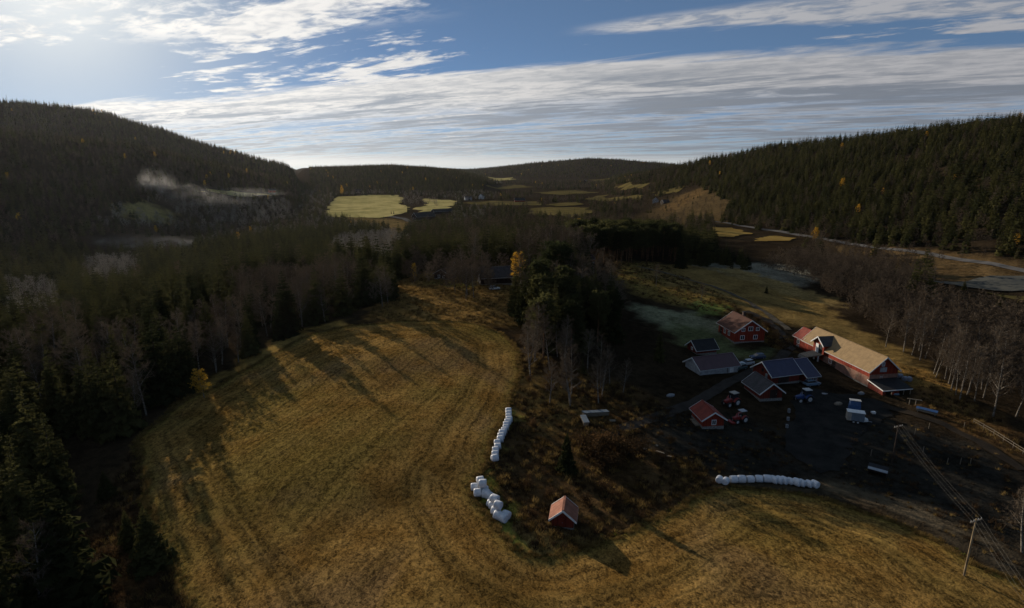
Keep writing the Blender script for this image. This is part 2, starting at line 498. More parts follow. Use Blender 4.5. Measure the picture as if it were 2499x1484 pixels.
def sheet(name, px, spacing, mat, lift=.05, jag=.0, kind='structure', world=None):
    # a draped sheet: the outline measured in the photo, its inside filled with a grid, laid just above the ground
    P = world_poly(px) if world is None else np.asarray(world)
    pts = []
    for i in range(len(P)):
        a, b = P[i], P[(i+1) % len(P)]; n = max(1, int(np.hypot(*(b-a)) / spacing))
        for k in range(n): pts.append(a + (b-a) * k / n)
    B = np.array(pts)
    if jag: B = B + jag * np.stack([wob(B[:,0], B[:,1], 1/spacing/2.5), wob(B[:,1]+9, B[:,0], 1/spacing/2.5)], 1)
    lo, hi = B.min(0), B.max(0)
    gx, gy = np.meshgrid(np.arange(lo[0], hi[0], spacing), np.arange(lo[1], hi[1], spacing))
    gx = (gx + rng.uniform(-.2, .2, gx.shape) * spacing).ravel(); gy = (gy + rng.uniform(-.2, .2, gy.shape) * spacing).ravel()
    m = inpoly(gx, gy, B); gx, gy = gx[m], gy[m]
    m = seg_dist(gx, gy, B) > spacing * .45; gx, gy = gx[m], gy[m]
    vs = [Vector(p) for p in B.tolist()] + [Vector(p) for p in zip(gx.tolist(), gy.tolist())]
    n = len(B)
    r = delaunay_2d_cdt(vs, [(i, (i+1) % n) for i in range(n)], [], 1, 1e-4)
    V = np.array([tuple(v) for v in r[0]]); F = np.array([f for f in r[2] if len(f) == 3])
    x, y = V[:,0], V[:,1]; rr = np.hypot(x, y)
    z = height(x, y) + lift + rr * .0005
    e = seg_dist(x, y, B)
    # face upward
    a, b, c = V[F[:,0]], V[F[:,1]], V[F[:,2]]
    up = (b[:,0]-a[:,0])*(c[:,1]-a[:,1]) - (b[:,1]-a[:,1])*(c[:,0]-a[:,0])
    F[up < 0] = F[up < 0][:, ::-1]
    me = np_mesh(name, np.stack([x, y, z], 1), F, True, {'edge': ('FLOAT', e)})
    me.materials.append(mat)
    o = link(bpy.data.objects.new(name, me)); tag(o, kind=kind)
    return B

HAY = [(335,1080),(380,1035),(430,995),(480,963),(560,928),(640,880),(700,848),(770,812),(850,797),(950,787),(1040,784),(1120,786),(1180,795),(1225,815),(1255,845),(1267,880),(1266,920),(1252,965),(1232,1005),
 (1212,1050),(1196,1090),(1182,1130),(1165,1165),(1160,1210),(1180,1250),(1210,1292),(1250,1328),(1300,1352),(1370,1357),(1430,1343),(1490,1312),(1560,1283),(1640,1238),(1710,1205),(1790,1192),(1900,1200),
 (2000,1213),(2100,1245),(2200,1285),(2300,1330),(2400,1388),(2500,1430),(2700,1540),(2500,1800),(1300,1800),(560,1700),(500,1560),(468,1465),(430,1385),(392,1300),(355,1200)]

def hay_material():
    m, t, b = material('mown_hay_field')
    p = pos(t); e = t.attr('edge'); x, y, z = t.sep(p)[:3]
    w1 = t.math('MULTIPLY', t.math('SUBTRACT', t.noise(p, .03, 2, .5), .5), 9.0)
    q = t.math('ADD', t.math('SUBTRACT', t.math('MULTIPLY', x, .959), t.math('MULTIPLY', y, .284)), w1)
    ee = t.math('ADD', e, t.math('MULTIPLY', t.math('SUBTRACT', t.noise(p, .12, 2, .5), .5), 1.2))
    band = t.ramp(e, 9.0, 16.0, 1.0, 0.0)                       # the headland rounds follow the field edge, the rest runs up and down
    yl = t.ramp(y, 72.0, 60.0)
    band = t.math('MAXIMUM', band, t.math('MULTIPLY', yl, t.ramp(x, -12.0, 4.0)))
    def rows(f, d):
        a1 = t.noise(t.comb(q, 0.0, 0.0), f, d, .6); a2 = t.noise(t.comb(ee, 7.0, 0.0), f, d, .6)
        n = t.n.new('ShaderNodeMix'); n.data_type = 'FLOAT'; t.val(n.inputs[0], band); t.val(n.inputs[2], a1); t.val(n.inputs[3], a2); return n.outputs[0]
    r1 = rows(.75, 3); r2 = rows(.22, 2)
    wh = t.math('SINE', t.math('MULTIPLY', ee, 2 * PI / 2.1)); wheel_ = t.math('MULTIPLY', t.math('MULTIPLY', t.ramp(wh, .80, .97), band), t.ramp(t.noise(p, .06, 2, .5), .45, .6))
    # clumps of stubble drawn out along the swath
    cl = t.noise(t.comb(t.math('MULTIPLY', x, 1.25), t.math('MULTIPLY', y, .8), z), 1.5, 6, .72, .6)
    big = t.noise(p, .032, 4, .6); patch = t.noise(p, .13, 5, .62); fine = t.noise(p, 4.2, 5, .78)
    c = t.mix(t.ramp(patch, .35, .66), (.190,.108,.029), (.315,.194,.060))
    c = t.mix(t.math('MULTIPLY', t.ramp(big, .45, .66), .7), c, (.138,.112,.030))
    c = t.mix(t.math('MULTIPLY', t.ramp(t.noise(p, .05, 3, .5), .55, .7), .55), c, (.235,.155,.075))
    c = t.mix(t.math('MULTIPLY', t.ramp(r2, .5, .64), .4), c, (.118,.080,.024))
    c = t.mix(t.math('MULTIPLY', t.ramp(e, .5, 3.0, .7, 0.0), t.ramp(patch, .25, .55)), c, (.19,.142,.038))
    c = t.mix(t.math('MULTIPLY', wheel_, .5), c, (.085,.062,.026))
    k = t.math('ADD', t.math('MULTIPLY', cl, .43), t.math('ADD', t.math('MULTIPLY', fine, .36), t.math('MULTIPLY', r1, .21)))
    c = t.mix(1.0, c, t.mix(t.ramp(k, .40, .62), (.22,.22,.25), (1.75,1.68,1.58)), 'MULTIPLY')
    t.val(b.inputs['Base Color'], c)
    b.inputs['Roughness'].default_value = .95; b.inputs['Specular IOR Level'].default_value = 0
    h = t.math('ADD', t.math('MULTIPLY', cl, .75), t.math('ADD', t.math('MULTIPLY', fine, .45), t.math('MULTIPLY', r1, .32)))
    t.val(b.inputs['Normal'], t.bump(h, 1.0, .42))
    return m

def patchy(name, c0, c1, sc=.2, bump=.5, bsc=1.5, bd=.15):
    m, t, b = material(name)
    p = pos(t)
    n = t.noise(p, sc, 5, .6); f = t.noise(p, bsc, 5, .65)
    c = t.mix(t.ramp(t.math('ADD', t.math('MULTIPLY', n, .6), t.math('MULTIPLY', f, .4)), .35, .65), c0, c1)
    t.val(b.inputs['Base Color'], c)
    b.inputs['Roughness'].default_value = .92; b.inputs['Specular IOR Level'].default_value = 0
    t.val(b.inputs['Normal'], t.bump(f, bump, bd))
    return m

def strip(px, width):
    # a road's outline: its middle line in the photo widened on the ground
    P = world_poly(px)
    L = [];R = []
    for i in range(len(P)):
        d = P[min(i+1, len(P)-1)] - P[max(i-1, 0)]; d = d / np.hypot(*d); n = np.array([-d[1], d[0]]) * width / 2
        L.append(P[i] + n); R.append(P[i] - n)
    return np.array(L + R[::-1])

build_ground()
HAYB = sheet('hay_field', HAY, 1.3, hay_material(), .06, .5)
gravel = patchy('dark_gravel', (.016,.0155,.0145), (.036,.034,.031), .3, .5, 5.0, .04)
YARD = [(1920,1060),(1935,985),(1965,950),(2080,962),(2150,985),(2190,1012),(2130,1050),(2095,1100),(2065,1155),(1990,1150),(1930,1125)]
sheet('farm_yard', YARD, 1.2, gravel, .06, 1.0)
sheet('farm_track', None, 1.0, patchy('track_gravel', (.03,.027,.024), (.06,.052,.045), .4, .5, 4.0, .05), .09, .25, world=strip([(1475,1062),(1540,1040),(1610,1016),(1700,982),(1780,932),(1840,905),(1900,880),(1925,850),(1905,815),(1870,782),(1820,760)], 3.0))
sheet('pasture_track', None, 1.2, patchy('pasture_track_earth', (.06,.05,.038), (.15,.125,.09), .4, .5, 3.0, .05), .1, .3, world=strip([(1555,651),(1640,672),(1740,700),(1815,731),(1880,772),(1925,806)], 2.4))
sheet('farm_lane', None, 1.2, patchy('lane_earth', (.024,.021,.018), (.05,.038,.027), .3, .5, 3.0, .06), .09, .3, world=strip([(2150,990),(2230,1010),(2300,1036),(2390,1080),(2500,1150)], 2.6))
road = patchy('road_asphalt', (.10,.095,.09), (.15,.14,.13), .1, .2, 3.0, .02)
sheet('valley_road', None, 5.0, road, .25, 0, world=strip([(1700,536),(1740,541),(1800,551),(1880,563),(1960,576),(2080,597),(2270,621),(2380,640),(2500,662),(2700,700)], 5.0))
sheet('far_road', None, 10.0, road, .6, 0, world=strip([(940,528),(985,535),(1010,545),(1003,556),(975,572)], 9.0))
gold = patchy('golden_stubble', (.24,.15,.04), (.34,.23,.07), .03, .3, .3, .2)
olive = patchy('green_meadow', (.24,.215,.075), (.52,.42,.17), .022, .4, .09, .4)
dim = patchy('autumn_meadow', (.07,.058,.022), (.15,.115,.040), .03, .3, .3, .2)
shaded_frost = patchy('shaded_frost_meadow', (.055,.06,.06), (.12,.115,.095), .05, .3, .3, .2)  # frosty field with the blue of its shade put into the colour
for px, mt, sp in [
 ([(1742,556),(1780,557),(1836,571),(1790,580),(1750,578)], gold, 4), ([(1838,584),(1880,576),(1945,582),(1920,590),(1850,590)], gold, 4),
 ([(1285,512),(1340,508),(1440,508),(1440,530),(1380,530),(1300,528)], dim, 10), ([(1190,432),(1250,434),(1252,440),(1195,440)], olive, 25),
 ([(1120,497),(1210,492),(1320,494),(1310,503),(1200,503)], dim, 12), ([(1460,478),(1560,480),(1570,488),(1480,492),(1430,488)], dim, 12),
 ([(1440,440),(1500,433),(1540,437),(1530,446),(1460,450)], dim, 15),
 ([(2290,690),(2400,680),(2500,674),(2600,690),(2600,712),(2400,705)], shaded_frost, 4), ([(2400,716),(2600,716),(2600,740),(2470,738)], dim, 4)]:
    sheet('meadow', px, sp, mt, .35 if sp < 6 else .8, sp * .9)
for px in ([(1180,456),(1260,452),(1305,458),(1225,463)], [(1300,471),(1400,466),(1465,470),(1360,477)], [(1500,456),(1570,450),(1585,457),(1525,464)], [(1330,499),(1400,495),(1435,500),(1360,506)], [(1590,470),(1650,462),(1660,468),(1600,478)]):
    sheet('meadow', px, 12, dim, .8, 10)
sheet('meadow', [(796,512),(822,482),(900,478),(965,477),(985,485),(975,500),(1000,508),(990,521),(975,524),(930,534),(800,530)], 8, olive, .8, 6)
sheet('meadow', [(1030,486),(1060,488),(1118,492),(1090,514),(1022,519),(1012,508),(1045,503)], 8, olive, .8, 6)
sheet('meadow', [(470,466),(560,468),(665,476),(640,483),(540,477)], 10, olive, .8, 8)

# ------------------------------------------------------------------ trees
def tri_mesh(name, T, mat):
    T = np.asarray(T, np.float32).reshape(-1, 3, 3)
    me = np_mesh(name, T.reshape(-1, 3), np.arange(len(T) * 3).reshape(-1, 3))
    me.materials.append(mat); return me

def unit(v): return v / (np.linalg.norm(v, axis=-1, keepdims=True) + 1e-9)

def spruce_meshes(seed, h=15.0, levels=26, nb=8, K=6, lean=0, rmax=None, bare=.06):
    r = np.random.default_rng(seed)
    rmax = rmax or h * r.uniform(.19, .24)
    fat = 1.0 if levels > 15 else 1.55
    T = []
    for i in range(levels):
        f = (i + r.uniform(-.3, .3)) / levels
        z0 = h * (bare + (1 - bare) * max(f, 0))
        R = rmax * (1 - max(f, 0)) ** .8 * r.uniform(.72, 1.12) + .12
        ph0 = r.uniform(0, 6.28)
        n = max(4, int(nb * (1 - .35 * f)))
        for b in range(n):
            ph = ph0 + 6.283 * b / n + r.normal(0, .22)
            Rb = R * r.uniform(.62, 1.18)
            if r.random() < .06: continue
            d = np.array([math.cos(ph), math.sin(ph), 0]); p = np.array([-d[1], d[0], 0])
            droop = r.uniform(.25, .55) * (1 - .6 * f)
            def at(s): return d * Rb * s + np.array([0, 0, z0 - Rb * (droop * s - .22 * s * s)])
            w = .2 * Rb * fat
            T.append([at(.05) + p*w*.6, at(.05) - p*w*.6, at(1.05)])
            for s in (.5, .8, 1.0):                      # hanging sprays, facing outward
                q_ = at(s) + np.array([0, 0, .05]); ww = Rb * r.uniform(.16, .3) * fat
                T.append([q_ + p * ww, q_ - p * ww, q_ + p * ww * r.uniform(-.8, .8) + d * Rb * .06 - np.array([0, 0, Rb * r.uniform(.22, .42) * fat])])
            for k in range(K):
                s = .15 + .8 * (k + r.random() * .6) / K
                l = Rb * (.46 - .26 * s) * r.uniform(.7, 1.3)
                for sg in (1, -1):
                    tip = at(s) + d * l * .75 + p * sg * l * .8 + np.array([0, 0, -l * r.uniform(.25, .75)])
                    T.append([at(s - .12 * fat), at(min(s + .14 * fat, 1.0)), tip])
    # leader
    for k in range(4):
        a = 1.57 * k; T.append([[.1*math.cos(a), .1*math.sin(a), h*.93], [.1*math.cos(a+1.5), .1*math.sin(a+1.5), h*.93], [0, 0, h*1.03]])
    crown = tri_mesh('spruce_crown', T, M['spruce'])
    mb = MB(); mb.tube([(0,0,-.6), (0,0,h*.35), (0,0,h*.96)], [h*.013, h*.009, .02], 6)
    tr = mb.mesh('spruce_trunk'); tr.materials.append(M['darkbark'])
    return tr, crown

def thin(p, q, w, r):
    # a twig: a long thin triangle
    d = q - p; n = unit(np.cross(d, r.normal(size=3)))
    return [p + n * w / 2, p - n * w / 2, q]

def bare_meshes(seed, h=13.0, limbs=22, sub=6, tw=12, width=.034, lean=.06, mat='twig', barkm='birchbark', spread=.25, low=.28, name='birch', leaf=None):
    r = np.random.default_rng(seed)
    T = []; mb = MB()
    lx, ly = r.normal(0, lean, 2)
    def axis(t): return np.array([lx*h*t + .02*h*math.sin(3*t+seed), ly*h*t + .02*h*math.cos(2.3*t+seed), h*t])
    ts = np.linspace(0, 1, 7)
    mb.tube([axis(t) - (np.array([0,0,.5]) if t == 0 else 0) for t in ts], [h*.0135*(1 - .9*t) + .008 for t in ts], 6)
    for i in range(limbs):
        t = low + (.95 - low) * (i + r.random()) / limbs
        ph = i * 2.4 + r.normal(0, .5)
        up = r.uniform(.7, 1.3)
        L = h * spread * (1 - ((t - low) / (1 - low)) ** 1.6 * .72) * r.uniform(.75, 1.2)
        d = unit(np.array([math.cos(ph), math.sin(ph), up]))
        a = axis(t); c = a + d * L * .55; e = c + unit(d + np.array([0, 0, .35 if seed % 2 else -.1])) * L * .45
        mb.tube([a, c, e], [h*.0045*(1.15-t) + .01, h*.003*(1.15-t) + .006, .004], 3, False)
        for k in range(sub):
            s = r.uniform(.2, 1.0)
            p = a + (c - a) * s / .55 if s < .55 else c + (e - c) * (s - .55) / .45
            d2 = unit(d + r.normal(0, .55, 3)); l2 = L * r.uniform(.25, .5)
            q = p + d2 * l2
            T.append(thin(p, q, width * 1.3, r))
            for j in range(tw):
                s2 = r.uniform(.1, 1.0)
                p2 = p + (q - p) * s2
                d3 = unit(d2 * .8 + r.normal(0, .6, 3) + np.array([0, 0, .1]))
                q2 = p2 + d3 * r.uniform(.35, 1.0) * h * .055
                T.append(thin(p2, q2, width, r))
                if leaf and r.random() < leaf[1]:
                    n1 = unit(r.normal(size=3)); n2 = unit(np.cross(n1, r.normal(size=3))); sz = leaf[0] * r.uniform(.6, 1.3)
                    T.append([q2 + n1*sz, q2 - n1*sz*.6 + n2*sz*.8, q2 - n1*sz*.6 - n2*sz*.8])
    crown = tri_mesh(name + '_crown', T, M[mat])
    tr = mb.mesh(name + '_trunk'); tr.materials.append(M[barkm])
    return tr, crown

def pine_meshes(seed, h=17.0, clumps=34, per=70):
    r = np.random.default_rng(seed); T = []; mb = MB()
    mb.tube([(0,0,-.6), (.1,0,h*.5), (0,.15,h*.92)], [h*.015, h*.011, .05], 6)
    for i in range(clumps):
        t = .5 + .5 * (i + r.random()) / clumps
        ph = i * 2.4 + r.normal(0, .4)
        R = h * .17 * math.sqrt(max(0.02, 1 - ((t - .66) / .38) ** 2)) * r.uniform(.5, 1.1)
        c = np.array([math.cos(ph) * R, math.sin(ph) * R, h * t + r.normal(0, .3)])
        mb.tube([(0, 0, h * (t - .05)), tuple(c)], [.06, .015], 3, False)
        sz = h * r.uniform(.045, .075)
        for k in range(per):
            d = unit(r.normal(size=3)); p = c + d * sz * r.uniform(.4, 1.15) * np.array([1.2, 1.2, .65])
            n = unit(d + r.normal(0, .7, 3)); m = unit(np.cross(n, r.normal(size=3)))
            T.append([p + m*.13*sz*2, p - m*.13*sz*2, p + n*sz*.55 + np.array([0,0,.1])])
    crown = tri_mesh('pine_crown', T, M['pine'])
    tr = mb.mesh('pine_trunk'); tr.materials.append(M['pinebark'])
    return tr, crown

def bush_meshes(seed, h=1.8, n=520, mat='rustleaf', wide=.9):
    r = np.random.default_rng(seed); T = []; mb = MB()
    for i in range(9):
        ph = r.uniform(0, 6.28); d = np.array([math.cos(ph)*r.uniform(.2,.7)*wide, math.sin(ph)*r.uniform(.2,.7)*wide, 1.0])
        e = unit(d) * h * r.uniform(.7, 1.05)
        mb.tube([(0,0,-.15), tuple(e*.55), tuple(e)], [.03, .018, .005], 3, False)
        for k in range(n // 9):
            p = e * r.uniform(.25, 1.05) + r.normal(0, .16 * h, 3) * np.array([1, 1, .7])
            p[2] = max(p[2], .05)
            q = p + unit(r.normal(0, 1, 3) + d) * r.uniform(.12, .34) * h * .5
            T.append(thin(p, q, .05 * h if k % 3 else .1 * h, r))
    crown = tri_mesh('bush_foliage', T, M[mat]); st = mb.mesh('bush_stems'); st.materials.append(M['darkbark'])
    return st, crown

def tuft_mesh(seed, mat, n=26, h=.6, w=.05, spread=.35):
    r = np.random.default_rng(seed); T = []
    for i in range(n):
        p = np.array([r.normal(0, spread*.5), r.normal(0, spread*.5), -.05]); ph = r.uniform(0, 6.28)
        d = np.array([math.cos(ph)*r.uniform(.1,.8), math.sin(ph)*r.uniform(.1,.8), 1.0])
        T.append(thin(p, p + d * h * r.uniform(.5, 1.1), w, r))
    return tri_mesh('tuft', T, mat)

VAR = {}
VAR['spruce_near'] = [spruce_meshes(90 + i, 15, 46, 11, 9, rmax=15 * .2, bare=.03) for i in range(3)]
VAR['spruce'] = [spruce_meshes(100 + i, 15, 26 + i % 3 * 3, 8, 6, rmax=15 * (.18 + .014 * (i % 5))) for i in range(7)]
VAR['birch'] = [bare_meshes(200 + i, 13, 24, 7, 15, .044) for i in range(6)]
VAR['willow'] = [bare_meshes(240 + i, 9, 20, 6, 12, .04, mat='frosttwig', barkm='darkbark', spread=.42, low=.12, name='willow') for i in range(4)]
VAR['pine'] = [pine_meshes(300 + i) for i in range(4)]
VAR['yellow'] = [bare_meshes(400 + i, 12, 24, 7, 13, .04, mat='yellowleaf', spread=.27, low=.2, name='yellow_birch', leaf=(.17, .85)) for i in range(3)]
VAR['bush'] = [bush_meshes(500 + i) for i in range(4)]
BASEH = dict(spruce=15., spruce_near=15., birch=13., willow=9., pine=17., yellow=12., bush=1.8)
# lighter versions for the far woods
FARV = {}
FARV['spruce'] = [spruce_meshes(600 + i, 15, 13, 7, 3, rmax=15 * (.15, .24, .19, .27, .17, .21)[i])[1] for i in range(6)]
FARV['birch'] = [bare_meshes(620 + i, 13, 16, 6, 8, .13)[1] for i in range(4)]
FARV['willow'] = [bare_meshes(640 + i, 9, 16, 6, 8, .13, mat='frosttwig', spread=.42, low=.12)[1] for i in range(3)]
FARV['pine'] = [pine_meshes(660, clumps=22, per=26)[1]]
FARV['yellow'] = [bare_meshes(680, 12, 16, 5, 6, .10, mat='yellowleaf', spread=.27, low=.2, leaf=(.3, .9))[1]]
FARV['trunk'] = []

# where the woods stand, by the photo position of each tree's foot: (polygon, weight per kind, spacing m, height range)
WOODS = [
 # clearings first
 ('front', [(1085,698),(1212,700),(1212,732),(1085,728)], dict(birch=1.0), 3.3, (8, 12)),
 ('none', [(1215,694),(1310,694),(1316,745),(1215,745)], None, 0, 0),
 ('none', [(190,580),(475,580),(480,622),(205,626)], None, 0, 0),
 ('none', [(305,497),(420,497),(415,530),(310,526)], None, 0, 0),
 ('paleflat', [(225,560),(290,500),(480,488),(700,492),(725,540),(500,572)], dict(willow=.6, spruce=.28, birch=.12), 8.5, (7, 13)),
 ('none', [(796,512),(822,478),(965,474),(1118,490),(1095,518),(1020,524),(1010,560),(985,580),(900,548),(800,534)], None, 0, 0),
 ('none', [(470,464),(665,474),(650,486),(540,480)], None, 0, 0),
 ('none', [(1742,540),(1836,560),(1945,578),(1930,596),(1850,598),(1740,586)], None, 0, 0),
 ('none', [(1285,504),(1440,504),(1445,534),(1300,532)], None, 0, 0),
 ('none', [(1190,428),(1255,430),(1255,442),(1190,442)], None, 0, 0),
 ('none', [(2280,672),(2600,660),(2600,742),(2470,744),(2380,712)], None, 0, 0),
 ('none', [(1180,450),(1305,450),(1305,472),(1180,472)], None, 0, 0),
 ('none', [(1300,464),(1465,464),(1465,486),(1300,486)], None, 0, 0),
 ('none', [(1500,450),(1585,450),(1585,472),(1500,472)], None, 0, 0),
 ('none', [(1330,494),(1435,494),(1435,515),(1330,515)], None, 0, 0),
 ('none', [(1430,474),(1570,478),(1575,492),(1430,492)], None, 0, 0),
 ('none', [(1120,490),(1320,490),(1310,506),(1130,506)], None, 0, 0),
 ('sparse', [(1540,520),(1640,466),(1700,452),(1730,468),(1790,500),(1760,538),(1640,545),(1540,556)], dict(birch=.8, spruce=.2), 13, (4, 9)),
 ('sparse', [(2000,592),(2270,608),(2490,632),(2600,650),(2600,680),(2270,640),(2030,612)], dict(birch=.9, spruce=.1), 14, (4, 8)),
 # around the field and the farm
 ('corner', [(-400,1080),(150,1090),(200,1180),(120,1290),(80,1420),(130,1560),(150,1800),(-400,1800)], dict(spruce=.92, birch=.08), 5.4, (10, 17)),
 ('none', [(1745,586),(1960,590),(1960,634),(1830,642),(1745,624)], None, 0, 0),
 ('none', [(2270,655),(2700,645),(2700,838),(2500,796),(2400,776),(2270,750)], None, 0, 0),
 ('none', [(985,500),(1112,500),(1100,530),(1030,562),(985,560)], None, 0, 0),
 ('thin', [(1432,648),(1522,648),(1522,765),(1440,765)], dict(birch=.9, spruce=.1), 7.5, (7, 11)),
 ('lowrow', [(1745,624),(1840,644),(1830,660),(1745,652)], dict(spruce=.9, birch=.1), 4.6, (7, 11)),
 ('edge', [(60,900),(180,880),(420,880),(480,940),(400,1005),(300,1060),(150,1080),(40,1000)], dict(birch=.45, spruce=.55), 4.8, (11, 17)),
 ('edge', [(480,940),(420,880),(560,810),(700,770),(860,742),(960,735),(960,765),(850,778),(760,798),(660,850),(560,905)], dict(birch=.6, spruce=.4), 5.6, (9, 14)),
 ('dark', [(880,690),(960,690),(965,745),(880,760)], dict(spruce=.8, birch=.2), 4.5, (11, 15)),
 ('pale', [(210,640),(340,640),(340,700),(210,700)], dict(willow=.6, spruce=.4), 5, (7, 13)),
 ('pale', [(20,700),(140,700),(160,800),(30,800)], dict(willow=.5, spruce=.5), 5, (7, 13)),
 ('pale', [(830,585),(960,575),(1010,600),(960,660),(860,650),(800,620)], dict(willow=.7, spruce=.3), 6, (6, 11)),
 ('mid', [(560,740),(700,700),(860,680),(900,740),(700,772),(600,800)], dict(birch=.65, spruce=.35), 4.5, (10, 15)),
 ('wood', [(-300,612),(190,610),(480,604),(720,575),(900,560),(960,600),(950,700),(880,760),(700,775),(560,815),(430,885),(300,900),(60,920),(40,1010),(150,1090),(100,1200),(60,1300),(-300,1500)], dict(spruce=.88, birch=.08, willow=.04), 6.6, (10, 21)),
 ('knoll', [(960,700),(1020,670),(1100,678),(1230,676),(1300,702),(1260,732),(1150,728),(1050,718)], dict(birch=.93, spruce=.07), 5.2, (8, 13)),
 ('knollback', [(1000,560),(1240,560),(1335,566),(1320,660),(1230,668),(1100,672),(1020,664),(965,690),(955,640)], dict(spruce=.7, birch=.3), 5.0, (12, 20)),
 ('centre', [(1300,690),(1330,720),(1400,750),(1480,740),(1520,800),(1480,850),(1400,870),(1310,850),(1275,800),(1250,770)], dict(birch=.55, spruce=.33, pine=.12), 4.0, (13, 20)),
 ('centreback', [(1250,640),(1330,640),(1420,660),(1500,680),(1510,740),(1400,740),(1300,720)], dict(birch=.38, spruce=.44, pine=.18), 3.7, (14, 21)),
 ('pines', [(1380,590),(1480,585),(1580,590),(1640,600),(1660,640),(1560,640),(1500,655),(1400,640)], dict(pine=.75, birch=.25), 5.0, (13, 19)),
 ('darkrow', [(1640,595),(1720,600),(1840,640),(1820,655),(1700,650),(1640,640)], dict(spruce=.9, birch=.1), 4.4, (12, 19)),
 ('slope', [(1278,840),(1340,860),(1430,890),(1520,950),(1440,1010),(1330,985),(1290,930)], dict(birch=.9, spruce=.1), 4.6, (8, 14)),
 ('groveback', [(1840,664),(1900,648),(1965,636),(2060,612),(2240,645),(2262,690),(2200,722),(2100,762),(2020,740),(1940,690)], dict(birch=.96, spruce=.04), 4.2, (7, 11)),
 ('grove', [(2065,775),(2150,745),(2300,755),(2400,778),(2500,798),(2650,840),(2800,1000),(2800,1250),(2560,1120),(2470,1050),(2400,1000),(2300,955),(2235,890),(2140,835)], dict(birch=.97, spruce=.03), 3.8, (8, 13)),
 ('none', [(940,690),(1330,690),(1330,860),(1260,860),(940,800)], None, 0, 0),
 ('none', [(1270,600),(2100,640),(2320,960),(2520,1120),(2700,1250),(2700,1800),(380,1800),(300,1200),(440,980),(700,800)], None, 0, 0),
]
KIND = ['spruce', 'birch', 'willow', 'pine', 'yellow']

def scatter():
    out = []
    for r0, r1, cell in ((45, 420, 3.4), (420, 1000, 6.0), (1000, 2700, 8.8), (2700, 5200, 21.0)):
        xs = np.arange(-r1, r1, cell); ys = np.arange(10, r1, cell)
        X, Y = np.meshgrid(xs, ys); X = (X + rng.uniform(-.48, .48, X.shape) * cell).ravel(); Y = (Y + rng.uniform(-.48, .48, Y.shape) * cell).ravel()
        R = np.hypot(X, Y); m = (R > r0) & (R <= r1) & (np.abs(X) < Y * 1.06 + 25)
        X, Y = X[m], Y[m]; Z = height(X, Y)
        u, v, f = project(X, Y, Z)
        n = len(X); R = np.hypot(X, Y)
        a = np.arctan2(X, Y)
        kind = np.full(n, -1); hh = np.zeros(n)
        done = np.zeros(n, bool)
        clump = .5 + .25 * wob(X, Y, .035) + .2 * wob(Y + 40, X, .011)
        for tagname, poly, mix, sp, hr in WOODS:
            m = inpoly(u, v, poly) & ~done
            if not m.any(): continue
            done |= m
            if mix is None: continue
            keep = m & (rng.random(n) < min(1, (cell / sp) ** 2))
            names = list(mix); pr = np.cumsum([mix[k] for k in names]) / sum(mix.values())
            pick = np.clip(.62 * rng.random(n) + .38 * np.clip(clump, 0, .999), 0, .999)
            which = np.searchsorted(pr, pick)
            kind[keep] = np.array([KIND.index(k) for k in names])[np.clip(which[keep], 0, len(names)-1)]
            hh[keep] = rng.uniform(hr[0], hr[1], keep.sum())
        m = ~done
        # the far valley and the hills, everything else
        hl = hills(X, Y)
        left = (a < -.33) & (hl > 6); right = (hl > 4) & (a > .1) & (R < 2000); farh = (R > 1000) & (hl > 4) & ~left & ~right
        valley = m & (hl <= 6) & ~right
        rr = rng.random(n); c2 = np.clip(clump, 0, 1)
        k = np.full(n, 1)
        k[rr + (c2 - .5) * .9 < .35] = 0
        k[(rr > .50) & (c2 < .72) & (X < -40)] = 2
        k = np.where(left, np.where(rr + (c2 - .5) * .9 < np.where(R > 1500, .8, .36), 0, 1), k)
        k = np.where(right, np.where(rr + (c2 - .5) * .4 < .80, 0, 1), k)
        low_right = right & (R > 850) & (a < .28)
        k = np.where(low_right, np.where(rr < .45, 0, 1), k)
        k = np.where(farh, np.where(rr + (c2 - .5) * .6 < .7, 0, 1), k)
        k = np.where(right & (rng.random(n) < .003), 4, k); k = np.where(~right & (rng.random(n) < .004), 4, k)
        gap = wob(X * 1.0, Y + 300, .045) + .5 * wob(Y, X, .02)
        dens = np.where(valley, .78 - .5 * (c2 > .75), .97)
        # open country in the middle of the valley
        openland = valley & (a > -.05) & (a < .35) & (R > 550)
        dens = np.where(openland, np.where(c2 > .5, .7, .22), dens)
        dens = np.where(right & (gap > .9), .25, dens)
        # nothing on the far side of a crest
        crest = np.full(n, 1e9)
        for T in HILLS:
            inside = (a > T[0,0]) & (a < T[-1,0]); crest = np.where(inside & (np.interp(a, T[:,0], T[:,1]) > 60), np.minimum(1e9, np.interp(a, T[:,0], T[:,2])), crest)
        T = HILLS[0]; two = a < T[-1,0]
        crest = np.where(two, np.interp(a, T[:,0], T[:,2]), crest)
        keep = m & (rng.random(n) < dens) & (R < crest + 40) & (R > 300)
        keep &= ~((R > 2700) & (hl < 4))
        kind[keep] = k[keep]
        hh[keep] = np.where(k[keep] == 0, 6 + 14 * rng.beta(2.2, 1.8, keep.sum()), np.where(k[keep] == 2, rng.uniform(5, 9, keep.sum()), rng.uniform(7, 13, keep.sum())))
        g = (kind >= 0)
        # keep the hay field, the yard and buildings free
        g &= ~inpoly(X, Y, HAYB)
        out.append(np.stack([X[g], Y[g], Z[g], kind[g], hh[g], u[g], v[g]], 1))
    return np.concatenate(out)
TREES = scatter()
print('trees', len(TREES))

